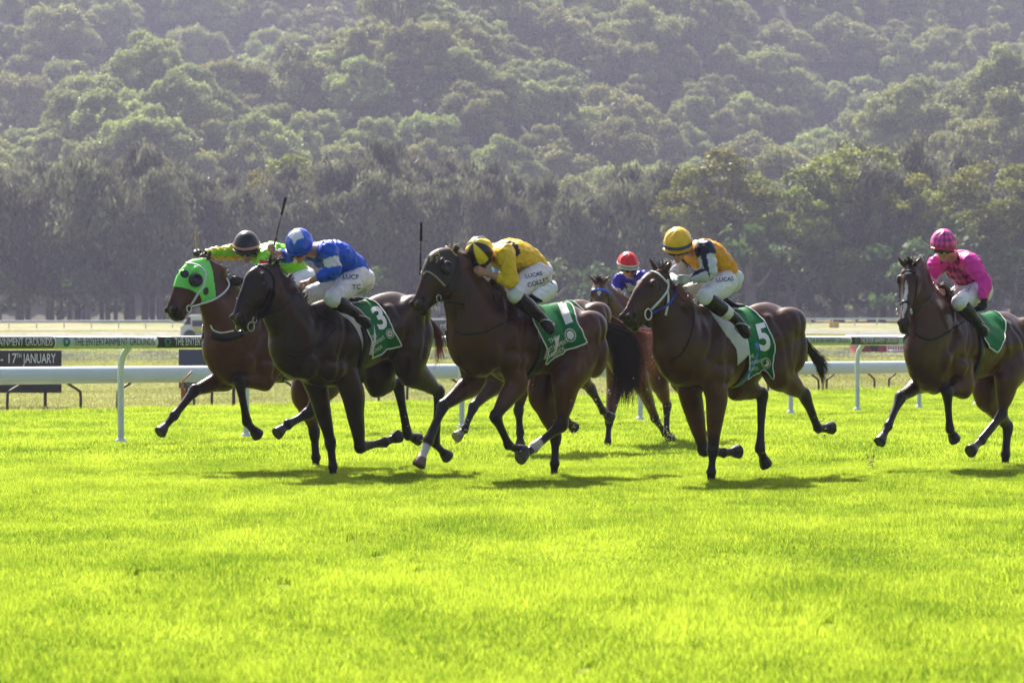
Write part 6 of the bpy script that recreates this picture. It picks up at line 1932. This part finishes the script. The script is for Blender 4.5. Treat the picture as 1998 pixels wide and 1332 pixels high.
# --- hill forest: up to 295 single gums, nearest largest
cnt = 0; placed = []
tries = 0
while cnt < 297 and tries < 20000:
    tries += 1
    y = 416 + (rt.random() ** .85) * 420
    w = .1537 * y + 10; x = rt.uniform(-w, w)
    mind = 9.0 + (y - 410) * .012
    if any((x - a) ** 2 + ((y - b) * .6) ** 2 < (mind * .93) ** 2 for a, b in placed): continue
    placed.append((x, y)); s_ = rt.uniform(.70, 1.15); g = rt.choice(GUMS)
    plant_tree(g, x, y, rt.uniform(0, 6.28), (s_ * rt.uniform(.9, 1.15), s_ * rt.uniform(.9, 1.15), s_ * rt.uniform(.85, 1.15)), 'hill_gum_tree', 'rounded grey-green gum tree crowded among many others on the hazy hillside', 'tree', 'gum trees covering the hillside', LEAF_GUM, BARK)
    cnt += 1
print('hill trees', cnt, tries)
# the rest of the forest: one mass of the same crowns, and undergrowth on the slope
GUMC = [g[0].copy() for g in GUMS[:4]]
fp = []
for i in range(13000):
    y = 418 + rt.random() * 560; w = .1537 * y + 40; x = rt.uniform(-w, w); mind = 7.0
    if any((x - a) ** 2 + ((y - b) * .7) ** 2 < 26 for a, b in placed): continue
    if any((x - p[0]) ** 2 + ((y - p[1]) * .7) ** 2 < 46 for p in fp): continue
    s_ = rt.uniform(.62, .95); fp.append((x, y, ground_z(x, y) - 1.2, rt.uniform(0, 6), (s_, s_, s_)))
print('mass', len(fp)); print('hill', cnt)
for m_ in GUMC: m_.materials.clear()
scatter('distant_forest', GUMC, fp, LEAF_GUM, 'mass of smaller gum crowns filling the hillside between the larger trees')
up = []
for i in range(2600):
    y = 405 + rt.random() * 590; w = .1537 * y + 40; x = rt.uniform(-w, w); s_ = rt.uniform(.7, 1.3); up.append((x, y, ground_z(x, y) - 1.0, rt.uniform(0, 6), (s_, s_, s_ * .8)))
UND = [gum(400 + i, H=4.2, W=7, nb=14, per=240, leaf=.34)[0] for i in range(2)]
scatter('undergrowth', UND, up, LEAF_GUM, 'low scrub covering the slope under the gum trees')
# --- tree belt at the foot of the hill
def belt(px, D, kind, hpx_top, label, wid=1.0, lm=None):
    x = (px - 999) / FPX * D; gz = ground_z(x, D)
    ztop = CAMH + (HOR - hpx_top) / FPX * D
    if kind == 'c': pr = rt.choice(CAS); base = 15.2; lm_ = lm or LEAF_CAS
    else: pr = rt.choice(GUMSL); base = 14.6; lm_ = lm or LEAF_GUM
    s_ = (ztop - gz) / base
    return plant_tree(pr, x, D, rt.uniform(0, 6.28), (s_ * wid, s_ * wid, s_), 'casuarina_tree' if kind == 'c' else 'gum_tree', label, 'tree', 'grey casuarina trees in the belt behind the track' if kind == 'c' else 'gum trees in the belt behind the track', lm_, BARKD if kind == 'c' else BARK)
LC = 'tall grey-brown feathery casuarina packed in the tree belt behind the track'
for row, (D, dx, up) in enumerate(((300, 46, 0), (312, 50, -14), (326, 54, -24))):
    px = -40 + row * 17
    while px < 2060:
        top = 352 + 26 * math.sin(px * .013 + 1) + rt.uniform(-22, 34) + up
        if px < 260: top -= 10
        if 1150 < px < 1300: top += 15
        if not (px > 1340 and rt.random() < .55):
            belt(px + rt.uniform(-8, 8), D + rt.uniform(-3, 3), 'c', top, LC, rt.uniform(.95, 1.35))
        px += dx * rt.uniform(.8, 1.2)
belt(283, 305, 'c', 278, 'tallest dark casuarina with a pointed top rising above the tree belt', 1.2)
for px, top, w in ((1395, 300, 1.25), (1450, 330, 1.0), (1630, 292, 1.3), (1700, 300, 1.3), (1770, 345, 1.1), (1830, 372, 1.0), (1905, 322, 1.2), (1975, 330, 1.2), (1560, 372, 1.0), (1340, 345, .9), (1500, 372, .9), (2030, 340, 1.1)):
    belt(px, 298 + rt.uniform(-4, 4), 'g', top, 'yellow-green gum with open clumpy crown in the belt behind the pink jockey', w, LEAF_GUMY)
for px, top, w in ((120, 330, .7), (560, 312, 1.2), (610, 345, .9), (500, 335, .8)):
    belt(px, 318, 'g', top, 'bright green bushy gum showing above the casuarinas', w, LEAF_GUMY)
GREENB = leaf_mat('bush_leaf', (.035, .065, .018), (.10, .15, .035))
BUSH = [gum(300 + i, H=4.6, W=5.2, nb=16, per=260, leaf=.26) for i in range(3)]
for i in range(34):
    if i < 20 and i % 3: continue
    px = -20 + i * 61 + rt.uniform(-20, 20); D = 291 + rt.uniform(-4, 4); x = (px - 999) / FPX * D
    s_ = rt.uniform(.7, 1.5) * (1.3 if px > 1300 else 1)
    plant_tree(BUSH[i % 3], x, D, rt.uniform(0, 6.28), (s_, s_, s_ * 1.1), 'bush', 'dark green bush growing at the foot of the tree belt', 'bush', 'bushes along the foot of the tree belt', GREENB, BARKD, zoff=-.3)

# ================================================================== haze
hz = bpy.data.materials.new('haze_air'); hz.use_nodes = True; N, L = nodes(hz)
for n_ in list(N):
    if n_.type != 'OUTPUT_MATERIAL': N.remove(n_)
pv = N.new('ShaderNodeVolumePrincipled'); pv.inputs['Color'].default_value = (.70, .72, 1.0, 1); pv.inputs['Density'].default_value = .00026; pv.inputs['Anisotropy'].default_value = .35
L.new(pv.outputs[0], [n_ for n_ in N if n_.type == 'OUTPUT_MATERIAL'][0].inputs['Volume'])
zl = -1.6
b = MB().box((0, 580, (zl + 260) / 2), (900, 1260, 260 - zl)); hb = b.build('haze', hz, smooth=False); tag(hb, 'thin sunlit blue-grey haze in front of the hill', None, None, 'stuff')
